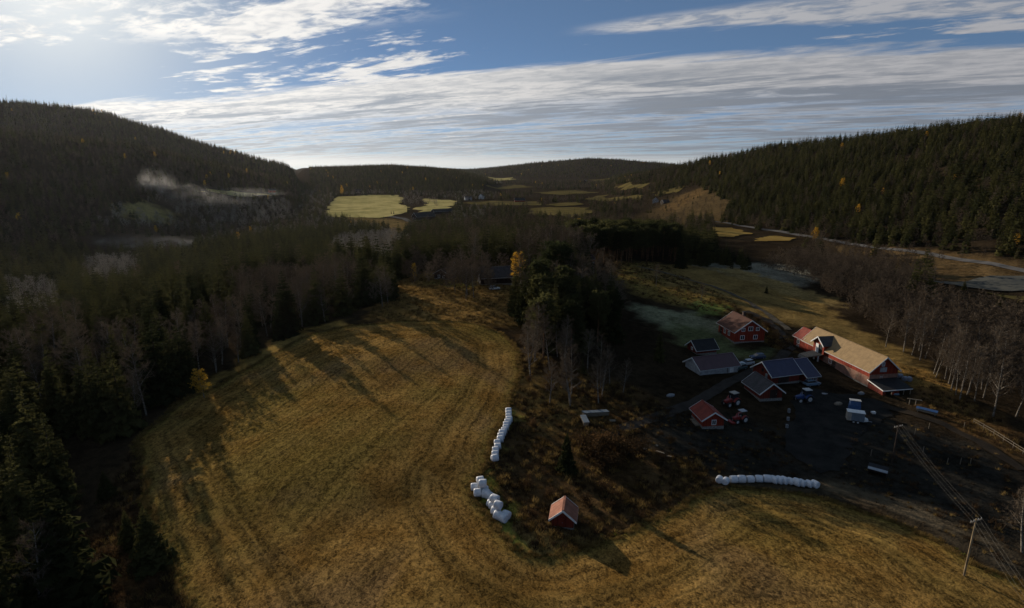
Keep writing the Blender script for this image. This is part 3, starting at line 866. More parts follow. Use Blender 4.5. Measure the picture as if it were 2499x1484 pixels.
# ------------------------------------------------------------------ planting
def plant(kind, x, y, h, label, cat, group=None, var=None, name=None, z=None, rz=None, wide=1.0):
    tr, cr = VAR[kind][var if var is not None else random.randrange(len(VAR[kind]))]
    z = float(height(np.array([x]), np.array([y]))[0]) if z is None else z
    s = h / BASEH[kind]
    nm = name or {'spruce': 'spruce_tree', 'spruce_near': 'spruce_tree', 'birch': 'bare_birch', 'willow': 'pale_willow', 'pine': 'pine_tree', 'yellow': 'yellow_birch', 'bush': 'bush'}[kind]
    o = empty(nm, (x, y, z), random.uniform(0, 6.28) if rz is None else rz, label, cat, group)
    o.scale = (s * wide, s * wide, s)
    a = bpy.data.objects.new('stem' if kind == 'bush' else 'trunk', tr); link(a, o)
    b = bpy.data.objects.new('foliage' if kind == 'bush' else 'crown', cr); link(b, o)
    return o

def gn_scatter(name, pts, meshes, kind='stuff', label=None, cat=None):
    """pts: n x 6 (x, y, z, rot, scale, which mesh); one object, the meshes set on its points"""
    me = np_mesh(name, pts[:, :3], [], attrs={'rot': ('FLOAT', pts[:,3]), 'sc': ('FLOAT', pts[:,4]), 'pick': ('INT', pts[:,5])})
    for mm in meshes:
        if mm.materials[0].name not in me.materials: me.materials.append(mm.materials[0])
    o = link(bpy.data.objects.new(name, me))
    ng = bpy.data.node_groups.new(name, 'GeometryNodeTree')
    ng.interface.new_socket('Geometry', in_out='INPUT', socket_type='NodeSocketGeometry')
    ng.interface.new_socket('Geometry', in_out='OUTPUT', socket_type='NodeSocketGeometry')
    N, L = ng.nodes, ng.links
    gi, go = N.new('NodeGroupInput'), N.new('NodeGroupOutput')
    iop = N.new('GeometryNodeInstanceOnPoints'); jn = N.new('GeometryNodeJoinGeometry')
    for mm in reversed(meshes):
        so = bpy.data.objects.new(mm.name, mm)          # only a mesh source for the nodes: never linked into the scene
        oi = N.new('GeometryNodeObjectInfo'); oi.inputs['Object'].default_value = so; oi.inputs['As Instance'].default_value = False
        g2 = N.new('GeometryNodeGeometryToInstance'); L.new(oi.outputs['Geometry'], g2.inputs[0]); L.new(g2.outputs[0], jn.inputs[0])
    def na(nm, typ):
        n = N.new('GeometryNodeInputNamedAttribute'); n.data_type = typ; n.inputs['Name'].default_value = nm; return n.outputs[0]
    cx = N.new('ShaderNodeCombineXYZ'); L.new(na('rot', 'FLOAT'), cx.inputs[2])
    L.new(gi.outputs[0], iop.inputs['Points']); L.new(jn.outputs[0], iop.inputs['Instance'])
    iop.inputs['Pick Instance'].default_value = True
    L.new(na('pick', 'INT'), iop.inputs['Instance Index']); L.new(cx.outputs[0], iop.inputs['Rotation']); L.new(na('sc', 'FLOAT'), iop.inputs['Scale'])
    L.new(iop.outputs[0], go.inputs[0])
    md = o.modifiers.new('scatter', 'NODES'); md.node_group = ng
    return tag(o, label, cat, kind=kind)

# trees set one by one where the photo shows them: kind, foot (u, v), height, label
ONES = [
 ('spruce', 172, 1500, 17.5, 'tall olive green spruce at the lower corner of the wood, beside a smaller spruce', 1.25),
 ('spruce', 372, 1382, 8.4, 'bushy dark green spruce standing alone between the hay field and the corner wood', 1.35),
 ('spruce', 318, 1335, 5.4, 'small spruce close behind the bushy lone spruce by the hay field', 1.2),
 ('spruce', 262, 1215, 4.5, 'short round spruce in the dark clearing beside the hay field', 1.5),
 ('spruce', 1382, 1152, 7.4, 'single young spruce in the brown scrub between white bales and red cabin', 1.1),
 ('spruce', 1420, 912, 4.2, 'little bright green spruce on the dark slope below the birches', 1.2),
 ('spruce', 1608, 882, 9.5, 'slim dark spruce standing beside the old turf dark shed and the red house', .8),
 ('pine', 1357, 748, 21.0, 'tallest dark pine with broad round crown in the middle wood', 1.35),
 ('pine', 1328, 812, 17.0, 'dark pine in front of the tallest pine of the middle wood', 1.2),
 ('pine', 1395, 800, 15.0, 'dark pine between the tallest pine and the pasture', 1.2),
 ('spruce', 890, 745, 20.0, 'spruce at the upper end of the hay field casting the longest shadow', 1.25),
 ('spruce', 838, 768, 17.0, 'slim spruce at the upper edge of the hay field, next to a bare clump', 1.2),
 ('spruce', 776, 785, 17.5, 'spruce where the hay field edge starts to bend', 1.0),
 ('spruce', 701, 815, 19.0, 'tall spruce above the bank of dry grass at the hay field', 1.0),
 ('spruce', 690, 826, 14.0, 'shorter spruce touching the tall one above the bank of dry grass', 1.0),
 ('spruce', 396, 982, 20.0, 'tallest spruce at the wood corner whose shadow crosses the field corner', 1.05),
 ('spruce', 372, 952, 17.0, 'spruce close behind the tallest one at the wood corner', 1.05),
 ('spruce', 348, 990, 15.0, 'spruce on the clearing side of the tallest one at the wood corner', 1.0),
 ('spruce', 425, 962, 14.0, 'spruce on the field side of the tallest one at the wood corner', .95),
 ('spruce', 610, 868, 12.0, 'short spruce among bare trees halfway along the hay field edge', 1.0),
 ('spruce', 514, 856, 15.0, 'spruce standing behind the low yellow crowned tree', 1.1),
 ('spruce', 1480, 800, 14.0, 'dark spruce at the pasture side of the middle wood', .95),
 ('spruce', 2066, 890, 2.4, 'tiny spruce on the meadow edge behind the red house', 1.0),
 ('spruce', 1870, 716, 4.0, 'lone small spruce at the road bend above the pasture', 1.1),
 ('spruce', 1600, 690, 3.6, 'small spruce on the sunlit pasture above the slope', 1.3),
 ('spruce', 2352, 707, 5.5, 'small spruce rising from the birch grove below the valley road', 1.3),
 ('spruce', 2442, 745, 6.0, 'stocky spruce among grey birches near the shaded meadow', 1.4),
 ('spruce', 1660, 655, 15.0, 'dark spruce at the corner of the spruce row beside the frosty meadow', 1.1),
 ('spruce', 1715, 648, 17.0, 'broad spruce in the middle of the dark row beside the frosty meadow', 1.35),
 ('yellow', 1262, 704, 13.5, 'golden yellow birch beside the hidden house in the middle wood', 1.0),
 ('yellow', 1012, 690, 8.0, 'slender orange leaved birch near the dark cabin roof', .7),
 ('yellow', 835, 479, 27.0, 'bright yellow poplar at the far meadow', .8),
 ('yellow', 1635, 740, 5.0, 'small leafless golden birch on the slope', .9),
 ('yellow', 498, 972, 6.4, 'low tree with a flat bright yellow crown at the hay field edge', 1.3),
 ('birch', 1600, 700, 9.5, 'single bare birch standing on the pasture above the farm', .8),
 ('birch', 1712, 735, 7.0, 'small bare fruit tree between the house lawn and the pasture', 1.2),
 ('birch', 2345, 975, 12.5, 'white stemmed birch leaning at the barn end of the grove', 1.0),
 ('birch', 2420, 1015, 14.0, 'forked white birch at the grove edge above the lane', 1.0),
 ('birch', 2480, 1018, 12.5, 'pale birch leaning outwards by the fence of the lane', .9),
 ('birch', 2498, 1350, 9.5, 'brown twiggy birch beside the power pole at the yard fence', 1.3),
 ('birch', 1392, 965, 12.0, 'bare birch halfway down the dark slope, above the firewood', 1.0),
 ('birch', 1462, 985, 10.0, 'bare tree beside the firewood stacks on the dark slope', 1.1),
 ('birch', 1520, 968, 9.0, 'low bare tree on the dark slope nearest the pale garage', 1.1),
 ('pine', 1326, 876, 16.0, 'pine at the foot of the middle wood, on the bank above the bales', 1.1),
 ('birch', 1302, 884, 15.0, 'tallest bare birch on the bank beside the hay field corner', 1.2),
 ('birch', 1340, 905, 14.0, 'tall bare birch on the bank above the dark slope', .9),
]
for i, (k, u, h, w_) in enumerate((('birch', 800, 15, 1.2), ('spruce', 815, 14, 1), ('birch', 862, 16, 1.3), ('spruce', 893, 13, 1.1), ('birch', 918, 18, 1.2), ('birch', 938, 13, 1.3), ('spruce', 958, 15, 1.2), ('birch', 1002, 15, 1.2), ('birch', 1040, 14, 1.2), ('spruce', 1072, 13, 1.0))):
    x, y, z = gp(u, 478.5 + (u > 990) * 8)
    plant(k, x, y, h * 1.5, 'bare tree lining the top of the far sunlit meadow' if k == 'birch' else 'dark spruce lining the top of the far sunlit meadow', k, ('bare trees' if k == 'birch' else 'spruces') + ' above the far meadow', z=z, wide=w_)
for i, (u, v) in enumerate(((978, 497), (985, 503), (992, 495), (1000, 500), (1006, 506), (1012, 497), (1018, 503), (1024, 494), (1030, 500), (1038, 504), (1046, 499), (1062, 503), (1066, 505), (990, 489), (1010, 490))):
    x, y, z = gp(u, v)
    plant('willow', x, y, 12 + i % 3 * 3, 'bare tree in the clump standing in the far sunlit meadow', 'willow', 'clump in the far meadow', z=z, wide=1.4)
for k, u, v, h, lab, wide in ONES:
    if lab.startswith('small leafless golden'): continue
    x, y, z = gp(u, v)
    if k == 'spruce' and math.hypot(x, y) < 100: k = 'spruce_near'
    plant(k, x, y, h, lab, {'spruce_near': 'spruce', 'spruce': 'spruce', 'yellow': 'birch', 'birch': 'birch', 'pine': 'pine'}[k], z=z, wide=wide, name='poplar' if 'poplar' in lab else None)
ONE_XY = np.array([gp(o[1], o[2])[:2] for o in ONES])

d = np.min(np.hypot(TREES[:,0][:,None] - ONE_XY[:,0], TREES[:,1][:,None] - ONE_XY[:,1]), 1)
TREES = TREES[d > 2.2]
dist = np.hypot(TREES[:,0], TREES[:,1])
inframe = (TREES[:,5] > -60) & (TREES[:,5] < 2560)
app = TREES[:,4] / dist * np.where(inframe, 1, .0)
LIMIT = {0: 262, 1: 275, 2: 110, 3: 90, 4: 30}
single = np.zeros(len(TREES), bool)
for k, lim in LIMIT.items():
    idx = np.where(TREES[:,3] == k)[0]
    idx = idx[np.argsort(-app[idx])][:lim]
    idx = idx[app[idx] > .004]
    single[idx] = True

def stand(u, v, x, y):
    # the wood a tree belongs to
    if x < -20 and y < 420 and u < 965: return 'wood beside hay field'
    if x > 95 and y < 330 and u > 1830: return 'grove behind barn'
    if y > 420: return 'valley wood'
    return 'middle wood'
LABELS = {
 ('spruce', 'wood beside hay field'): ('dark green spruce crowded in the wood beyond the hay field edge', 'spruces of the wood beside the hay field'),
 ('spruce', 'middle wood'): ('dark spruce standing in the middle wood between field and farm meadow', 'spruces of the middle wood'),
 ('spruce', 'grove behind barn'): ('dark spruce growing among the bare birches behind the barn', 'spruces in the birch grove'),
 ('spruce', 'valley wood'): ('distant dark spruce in the valley woods beyond the farm', 'spruces in the valley'),
 ('birch', 'wood beside hay field'): ('leafless brown birch along the dark wood beside the hay field', 'bare birches beside the hay field'),
 ('birch', 'middle wood'): ('leafless birch with slim pale stem in the middle wood', 'bare birches of the middle wood'),
 ('birch', 'grove behind barn'): ('leafless purple brown birch in the dense grove behind the barn', 'bare birches of the grove behind the barn'),
 ('birch', 'valley wood'): ('distant leafless birch in the valley beyond the farm', 'bare birches in the valley'),
 ('willow', 'wood beside hay field'): ('pale grey leafless willow among the spruces beyond the hay field', 'pale willows in the spruce wood'),
 ('willow', 'middle wood'): ('pale grey leafless willow in the middle wood', 'pale willows of the middle wood'),
 ('willow', 'valley wood'): ('distant pale grey willow on the misty valley floor', 'pale willows in the valley'),
 ('willow', 'grove behind barn'): ('pale grey willow in the grove behind the barn', 'pale willows in the grove'),
 ('pine', 'middle wood'): ('tall pine with bare reddish trunk in the row beyond the middle wood', 'pines beyond the middle wood'),
 ('yellow', 'valley wood'): ('distant birch still holding yellow leaves in the valley woods', 'yellow birches in the valley'),
 ('yellow', 'middle wood'): ('birch still holding yellow leaves in the middle wood', 'yellow birches of the middle wood'),
}
CATS = dict(spruce='spruce', birch='birch', willow='willow', pine='pine', yellow='birch')
for x, y, z, k, h, u, v in TREES[single]:
    kn = KIND[int(k)]; st = stand(u, v, x, y)
    lab, grp = LABELS.get((kn, st), LABELS.get((kn, 'valley wood'), LABELS.get((kn, 'middle wood'))))
    plant(kn, float(x), float(y), float(h), lab, CATS[kn], grp, z=float(z) - .1, wide=random.uniform(.9, 1.12))

rest = TREES[~single]
def far_trees(name, kinds):
    ms = []; base = {}
    for kn in kinds: base[kn] = (len(ms), len(FARV[kn])); ms += FARV[kn]
    rows = []
    for kn in kinds:
        T = rest[rest[:,3] == KIND.index(kn)]
        b, n = base[kn]
        rows.append(np.stack([T[:,0], T[:,1], T[:,2] - .15, rng.uniform(0, 6.28, len(T)), T[:,4] / BASEH[kn], b + rng.integers(0, n, len(T))], 1))
    return gn_scatter(name, np.concatenate(rows), ms)
far_trees('spruce_forest', ['spruce', 'pine'])
far_trees('bare_woods', ['birch', 'willow', 'yellow'])

# ------------------------------------------------------------------ rough grass, heather and field-edge grass
def scatter_poly(px, dens, kinds, smin, smax, edge=None):
    P = world_poly(px); lo, hi = P.min(0), P.max(0)
    n = int((hi - lo).prod() * dens)
    x = rng.uniform(lo[0], hi[0], n); y = rng.uniform(lo[1], hi[1], n)
    m = inpoly(x, y, P) & ~inpoly(x, y, HAYB)
    x, y = x[m], y[m]
    c = wob(x, y, .22) + .6 * wob(y + 17, x, .6)
    m = rng.random(len(x)) < np.clip(.55 + .45 * c, .08, 1)
    x, y = x[m], y[m]
    return np.stack([x, y, height(x, y), rng.uniform(0, 6.28, len(x)), rng.uniform(smin, smax, len(x)), rng.choice(kinds, len(x))], 1)
TUFTS = [tuft_mesh(1, M['straw'], 30, .6), tuft_mesh(2, M['straw'], 24, .8, .06, .5), tuft_mesh(3, M['heather'], 44, .45, .06, .6), tuft_mesh(4, M['heather'], 40, .7, .07, .5), tuft_mesh(5, M['greengrass'], 30, .4, .05, .4)]
SLOPE = [(1270,830),(1300,860),(1420,900),(1560,950),(1640,1000),(1560,1060),(1480,1080),(1700,1120),(1750,1180),(1640,1230),(1500,1310),(1390,1352),(1290,1340),(1200,1210),(1180,1150),(1240,1010),(1268,920)]
rows = [scatter_poly(SLOPE, 2.2, [2, 2, 3, 0, 1], .7, 1.5),
 scatter_poly([(940,700),(1060,655),(1180,668),(1290,700),(1330,760),(1260,800),(1120,786),(960,786),(900,780)], 1.6, [0, 1, 1, 2], .7, 1.5),
 scatter_poly([(330,1085),(420,1010),(470,970),(480,1000),(345,1120),(340,1240),(420,1420),(480,1484),(160,1484),(180,1350),(280,1180)], 2.2, [2, 3, 3, 0], .7, 1.5),
 scatter_poly([(1560,990),(1700,1000),(1900,1040),(1930,1120),(2060,1165),(2000,1185),(1750,1165),(1600,1110)], .8, [2, 3, 0], .5, 1.2),
 scatter_poly([(2240,940),(2330,960),(2490,1060),(2490,1120),(2380,1060),(2250,990)], 1.5, [2, 3, 1, 0], .7, 1.4),
 scatter_poly([(2180,880),(2290,920),(2330,960),(2240,945)], 2, [0, 1, 1, 2], .6, 1.2),
 scatter_poly([(2100,1000),(2490,1130),(2490,1400),(2300,1300),(2060,1200),(2050,1140)], .6, [2, 3, 0], .5, 1.1),
 scatter_poly([(1500,640),(1600,640),(1700,690),(1800,740),(1780,770),(1650,745),(1560,720),(1500,690)], 1.0, [0, 1, 2, 3, 4], .6, 1.4),
 scatter_poly([(1860,790),(1920,820),(1930,860),(1880,850)], 2.5, [3, 3, 1], .8, 1.5)]
# the unmown fringe round the hay field
E = HAYB
t = rng.uniform(0, len(E), 9000); i = t.astype(int); f = (t - i)[:,None]
P = E[i] * (1 - f) + E[(i + 1) % len(E)] * f + rng.normal(0, .45, (9000, 2))
m = (P[:,1] > 45); P = P[m]
rows.append(np.stack([P[:,0], P[:,1], height(P[:,0], P[:,1]), rng.uniform(0, 6.28, len(P)), rng.uniform(.4, 1.0, len(P)), rng.choice([0, 0, 1, 4], len(P))], 1))
gn_scatter('rough_grass', np.concatenate(rows), TUFTS)

# ------------------------------------------------------------------ buildings
M['redwall'] = planks('falu_red_boards', (.225,.030,.013), .3)
M['darkred'] = planks('old_red_boards', (.14,.022,.012), .35)
M['brown'] = planks('tarred_boards', (.035,.022,.017), .35)
M['white'] = simple('white_paint', (.72,.72,.70), .5, .1, 3)
M['offwhite'] = simple('weathered_white_paint', (.45,.45,.44), .6, .2, 2)
M['palewall'] = simple('pale_plaster', (.33,.34,.34), .9, .25, 1.2)
M['brickgrey'] = simple('washed_brick', (.26,.14,.10), .9, .3, 1.0, .3, 6)
M['stone'] = simple('foundation_stone', (.20,.19,.17), .9, .35, 3, .5, 5)
M['tileroof'] = ribbed('brown_roof_tiles', (.085,.038,.026), .3, .8, .25, .15, True)
M['redroof'] = ribbed('red_roof_tiles', (.23,.045,.028), .3, .7, .3, .2, True)
M['tanroof'] = ribbed('tan_sheet_roof', (.30,.20,.095), .35, .6, .22, .2)
M['purproof'] = ribbed('dull_red_sheet_roof', (.085,.045,.05), .3, .5, .2, .3)
M['blueroof'] = ribbed('dark_blue_sheet_roof', (.045,.045,.085), .3, .45, .2, .3)
M['blackroof'] = ribbed('black_roof', (.022,.022,.024), .3, .7, .3, .2)
M['greyroof'] = ribbed('slate_and_shade_grey_roof', (.06,.055,.055), .3, .7, .35, .2)
M['mossroof'] = ribbed('faded_tile_roof', (.30,.13,.085), .3, .8, .35, .1, True)
M['glass'] = simple('window_glass', (.02,.025,.03), .08, .1, 1, spec=.6)
M['wood'] = simple('grey_timber', (.22,.18,.13), .85, .35, 4)
M['metal'] = simple('galvanised_metal', (.35,.36,.38), .45, .15, 2, metal=.6)
M['black'] = simple('black_rubber', (.015,.015,.016), .7, .2, 4)
M['brick'] = simple('chimney_brick', (.08,.05,.04), .9, .3, 6)

def wframe(face, W, L, s, z, w, h, parent, pane='glass', mull=True, fm='white', name='window'):
    # a window or door on a wall of the house whose front-left corner is the origin; s runs along that wall
    if face == 'front': Mx = Matrix.Translation((s, 0, z))
    elif face == 'left': Mx = Matrix.Translation((0, s, z)) @ Matrix.Rotation(-PI/2, 4, 'Z')
    elif face == 'right': Mx = Matrix.Translation((W, s, z)) @ Matrix.Rotation(PI/2, 4, 'Z')
    else: Mx = Matrix.Translation((s, L, z)) @ Matrix.Rotation(PI, 4, 'Z')
    f = MB(); b = .13
    f.box(-w/2, -w/2+b, -.07, .02, -h/2, h/2, Mx); f.box(w/2-b, w/2, -.07, .02, -h/2, h/2, Mx)
    f.box(-w/2+b, w/2-b, -.07, .02, h/2-b, h/2, Mx); f.box(-w/2+b, w/2-b, -.07, .02, -h/2, -h/2+b, Mx)
    if mull:
        f.box(-.045, .045, -.06, .02, -h/2+b, h/2-b, Mx)
    fo = f.build(name, M[fm], parent)
    p = MB(); p.box(-w/2+b, w/2-b, -.03, -.004, -h/2+b, h/2-b, Mx); p.build('pane', M[pane], fo)
    return fo

def door(face, W, L, s, z, w, h, parent, mat='wood'):
    Mx = {'front': Matrix.Translation((s, 0, z)), 'left': Matrix.Translation((0, s, z)) @ Matrix.Rotation(-PI/2, 4, 'Z')}[face]
    d = MB(); d.box(-w/2, w/2, -.06, -.002, 0, h, Mx)
    d.box(-w/2-.1, -w/2, -.09, .02, 0, h+.1, Mx); d.box(w/2, w/2+.1, -.09, .02, 0, h+.1, Mx); d.box(-w/2, w/2, -.09, .02, h, h+.1, Mx)
    o = d.build('door', M[mat], parent)
    k = MB(); k.box(w/2-.2, w/2-.1, -.13, -.06, h*.48, h*.52, Mx); k.build('handle', M['metal'], o)

def gable(name, label, x, y, z, yaw, W, L, hw, hr, wall='redwall', roof='tileroof', trim='white', oh=.45, base=.5, cat='house', group=None, deep=2.0, wallobj=True, trims=True):
    """gabled building: origin at the front-left corner, ridge along local +Y (yaw degrees)"""
    o = empty(name, (x, y, z), math.radians(yaw) - PI/2, label, cat, group)
    b = MB()
    pts = [(0,base), (W,base), (W,hw), (W/2,hr), (0,hw)]
    b.loft([[(p[0], 0, p[1]) for p in pts], [(p[0], L, p[1]) for p in pts]])
    b.build('wall', M[wall], o)
    f = MB(); f.box(-.05, W+.05, -.05, L+.05, -deep, base); f.build('foundation', M['stone'], o)
    sl = (hr - hw) / (W / 2); th = .14
    nx = sl / math.hypot(1, sl); nz = 1 / math.hypot(1, sl)
    r = MB()
    r.slab([(-oh, -oh, hw-oh*sl+.02), (-oh, L+oh, hw-oh*sl+.02), (W/2, L+oh, hr+.02), (W/2, -oh, hr+.02)], (-nx, 0, nz), th)
    r.slab([(W+oh, L+oh, hw-oh*sl+.02), (W+oh, -oh, hw-oh*sl+.02), (W/2, -oh, hr+.02), (W/2, L+oh, hr+.02)], (nx, 0, nz), th)
    ro = r.build('roof', M[roof], o)
    top = hr + .02 + th / nz
    c = MB(); c.box(W/2-.16, W/2+.16, -oh, L+oh, top-.10, top+.05); c.build('ridge_cap', M[roof], ro)
    if trims:
        for yy in (-oh-.06, L+oh+.01):
            for sg in (0, 1):
                t_ = MB()
                X0, X1 = (-oh-.05, W/2) if sg == 0 else (W+oh+.05, W/2)
                z0 = hw - (oh+.05)*sl
                t_.poly([(X0, yy, z0-.10), (X1, yy, hr-.10), (X1, yy, top+.04), (X0, yy, z0+th/nz+.06),
                         (X0, yy+.05, z0-.10), (X1, yy+.05, hr-.10), (X1, yy+.05, top+.04), (X0, yy+.05, z0+th/nz+.06)],
                        (0,1,2,3), (7,6,5,4), (0,4,5,1), (1,5,6,2), (2,6,7,3), (3,7,4,0))
                t_.build('bargeboard', M[trim], ro)
        for X0 in (-oh-.1, W+oh):
            g = MB(); g.box(X0, X0+.1, -oh, L+oh, hw-oh*sl-.06, hw-oh*sl+.12); g.build('gutter', M[trim if trim != 'white' else 'offwhite'], ro)
    return o

# the red farmhouse
h = gable('farmhouse', 'two storey red farmhouse with brown tiled roof, white framed windows and one chimney', 66.7, 162.8, 1.7, 97.5, 9.4, 10.2, 3.75, 6.95, oh=.55)
for s, z, w_, hh_ in ((2.35,1.75,1.35,1.35), (6.5,1.75,1.35,1.35), (2.45,4.15,1.1,1.1), (4.75,4.4,1.5,1.35), (7.0,4.25,1.1,1.1)): wframe('front', 9.4, 10.2, s, z, w_, hh_, h)
for s in (3.6, 6.2): wframe('left', 9.4, 10.2, s, 2.1, 1.2, 1.35, h)
for s in (2.5, 7.2): wframe('right', 9.4, 10.2, s, 2.1, 1.2, 1.3, h)
door('left', 9.4, 10.2, 8.6, .55, 1.0, 2.1, h, 'brown')
c = MB(); c.box(5.2, 5.9, 5.6, 6.3, 5.9, 8.0); co_ = c.build('chimney', M['brick'], h)
c = MB(); c.box(5.1, 6.0, 5.5, 6.4, 8.0, 8.12); c.build('chimney_cap', M['black'], co_)

# the long barn with its bridge and lean-to
W, L = 7.6, 26.2
h = gable('barn', 'long red barn with tan roof, gabled hay bridge entrance and dark lean-to', 88.7, 132.7, -.1, 97.8, W, L, 4.4, 7.7, roof='tanroof', cat='barn', oh=.5, base=.4)
b = MB(); b.box(-.06, -.003, 0, 17.0, .4, 2.7); b.box(-.06, W+.06, -.06, -.003, .4, 3.3); b.build('brick_wall', M['brickgrey'], h)
wframe('front', W, L, 3.3, 5.9, .8, 1.0, h); b = MB(); b.box(2.6, 4.4, -.1, -.005, 3.9, 5.1); b.build('hatch', M['palewall'], h)
wframe('front', W, L, 3.2, 2.4, .7, .9, h, fm='offwhite')
wframe('left', W, L, 14.2, 1.9, 1.3, 1.3, h); door('left', W, L, 12.8, .3, 1.1, 2.1, h, 'black')
for s in (4.0, 7.0): wframe('left', W, L, s, 1.7, .9, .8, h, fm='wood')
# gabled entrance of the hay bridge on the left roof slope
d = empty('bridge_entrance', (0, 0, 0)); d.parent = h
y0, y1, ym = 16.4, 20.9, 18.65
b = MB(); b.loft([[(x_, y0, 2.9), (x_, y0, 5.6), (x_, ym, 7.4), (x_, y1, 5.6), (x_, y1, 2.9)] for x_ in (-.7, 3.4)]); b.build('gable_wall', M['redwall'], d)
r = MB(); s_ = (7.5-5.5) / 2.65
for e, yy in ((1, y0-.4), (-1, y1+.4)):
    n_ = Vector((0, -e * s_, 1)).normalized()
    r.slab([(-1.3, yy, 5.42), (3.5, yy, 5.42), (3.5, ym, 7.5), (-1.3, ym, 7.5)] if e == 1 else [(3.5, yy, 5.42), (-1.3, yy, 5.42), (-1.3, ym, 7.5), (3.5, ym, 7.5)], n_, .13)
r.build('shaded_entrance_roof', M['greyroof'], d)  # grey against the tan barn roof: the slope's shade is put into the colour
for e, yy in ((1, y0-.45), (-1, y1+.45)):
    b = MB(); b.poly([(-1.38, yy, 5.2), (-1.38, ym, 7.35), (-1.38, ym, 7.75), (-1.38, yy, 5.6), (-1.31, yy, 5.2), (-1.31, ym, 7.35), (-1.31, ym, 7.75), (-1.31, yy, 5.6)], (0,1,2,3), (7,6,5,4), (0,4,5,1), (1,5,6,2), (2,6,7,3), (3,7,4,0)); b.build('entrance_bargeboard', M['white'], d)
b = MB(); b.box(-.78, -.71, 17.2, 18.4, 3.0, 5.5); b.build('dark_opening_panel', M['black'], d)  # solid black panel painted for the dark inside the open doorway
b = MB(); b.box(-.95, -.8, 18.4, 19.5, 3.0, 5.5); b.build('white_door', M['white'], d)
b = MB(); b.slab([(-.72, 16.6, 2.75), (-5.2, 17.2, 2.1), (-5.2, 20.2, 2.1), (-.72, 20.6, 2.75)], (0, 0, 1), .25)
b.build('bridge_deck', M['wood'], h)
for yy in (16.9, 18.6, 20.2):
    b = MB(); b.box(-1.9, -1.6, yy-.15, yy+.15, -1, 2.62); b.build('bridge_post', M['offwhite'], h)
b = MB(); b.box(-5.6, -4.6, 17.3, 20.1, -1, 2.05); b.build('bridge_ramp', M['stone'], h)
# lean-to at the near gable
b = MB(); b.slab([(-.45, -.08, 2.05), (-.45, -5.4, 1.2), (W-.3, -5.4, 1.4), (W-.1, -.08, 2.25)], (0, -.15, 1), .12); lt = b.build('lean_to_roof', M['blackroof'], h)
b = MB(); b.slab([(-.52, -.06, 1.98), (-.52, -5.45, 1.12), (-.52, -5.45, 1.38), (-.52, -.06, 2.24)], (-1, 0, 0), .06); b.build('eave_board', M['white'], lt)
b = MB(); b.slab([(-.5, -5.47, 1.12), (W-.3, -5.47, 1.32), (W-.3, -5.47, 1.5), (-.5, -5.47, 1.36)], (0, -1, 0), .06); b.build('eave_board', M['white'], lt)
b = MB(); b.box(-.2, -.05, -4.84, -.1, -2, 1.25); b.box(-.2, .6, -5.0, -4.85, -2, 1.15); b.build('lean_to_wall', M['darkred'], h)
b = MB(); b.box(2.6, 4.2, -5.0, -4.85, -2, 1.2); b.build('lean_to_wall', M['darkred'], h)
for xx in (2.0, 5.2, W-.6):
    b = MB(); b.box(xx, xx+.15, -5.2, -5.05, -2, 1.25); b.build('lean_to_post', M['wood'], h)
# lower wing at the far end
a_ = math.radians(97.8); ey = Vector((math.cos(a_), math.sin(a_), 0)); ex = Vector((ey.y, -ey.x, 0))
p = Vector((88.7, 132.7, -.1)) + ey * (L + .08)
k = gable('barn_wing', 'small red tiled wing joined to the far end of the tan roofed barn', p.x, p.y, .3, 97.8, 5.6, 4.2, 4.0, 6.15, roof='redroof', cat='barn', oh=.4)
wframe('left', 5.6, 4.2, 2.2, 2.6, 1.2, 1.3, k); wframe('left', 5.6, 4.2, 2.2, 1.1, 1.2, 1.0, k, fm='offwhite')

# the pale walled garage: ridge runs across the view
a_ = math.radians(18.5); gy = Vector((math.cos(a_), math.sin(a_), 0)); gx = Vector((gy.y, -gy.x, 0))
def cross(name, label, rx, ry, z, yaw, W, L, hw, hr, **kw):
    # building given by the left end of its ridge; its long side faces the camera (local x = W side)
    e = Vector((math.cos(math.radians(yaw)), math.sin(math.radians(yaw)))); n = Vector((e.y, -e.x))
    o = Vector((rx, ry)) - n * (W / 2)
    return gable(name, label, o.x, o.y, z, yaw, W, L, hw, hr, **kw)
k = cross('garage', 'low garage with dull red sheet roof and pale plaster front, cars parked at its end', 46.9, 139.3, 1.25, 18.5, 6.4, 11.6, 2.1, 4.1, wall='palewall', roof='purproof', cat='garage', oh=.5, base=.15)
wframe('right', 6.4, 11.6, 9.6, 1.1, 1.2, 1.9, k, pane='white', mull=False, name='door')
b = MB(); b.box(6.403, 6.45, 8.2, 8.35, .15, 2.0); b.build('post', M['brown'], k)
k = cross('log_storehouse', 'small old storehouse with black roof behind the pale garage', 51.4, 154.6, 1.5, 16.0, 4.8, 6.4, 1.75, 3.6, wall='darkred', roof='blackroof', cat='shed', oh=.5)
wframe('front', 4.8, 6.4, 2.4, 1.4, .9, .9, k)
k = cross('machine_shed', 'large red shed with dark blue sheet roof in the middle of the yard', 63.3, 135.4, .5, 16.8, 6.8, 8.4, 2.7, 5.1, wall='darkred', roof='blueroof', cat='shed', oh=.5)
wframe('front', 6.8, 8.4, 3.4, 3.0, .8, .8, k, fm='brown')
b = MB(); b.box(6.803, 6.87, 2.0, 5.2, .5, 2.5); b.build('sliding_door', M['brown'], k)
k = cross('carport', 'narrow dark blue roofed carport joined to the large red shed', 72.3, 138.0, .3, 16.8, 9.6, 3.4, 2.2, 5.0, wall='darkred', roof='blueroof', cat='carport', oh=.45)
for s in (.9, 2.5): wframe('right', 9.6, 3.4, s, 1.3, 1.1, .9, k, fm='offwhite')
k = gable('store_shed', 'dark roofed red shed with white gable boards in front of the blue roofed shed', 57.3, 122.3, .8, 97.8, 5.4, 7.0, 2.1, 4.15, wall='darkred', roof='greyroof', cat='shed', oh=.5)
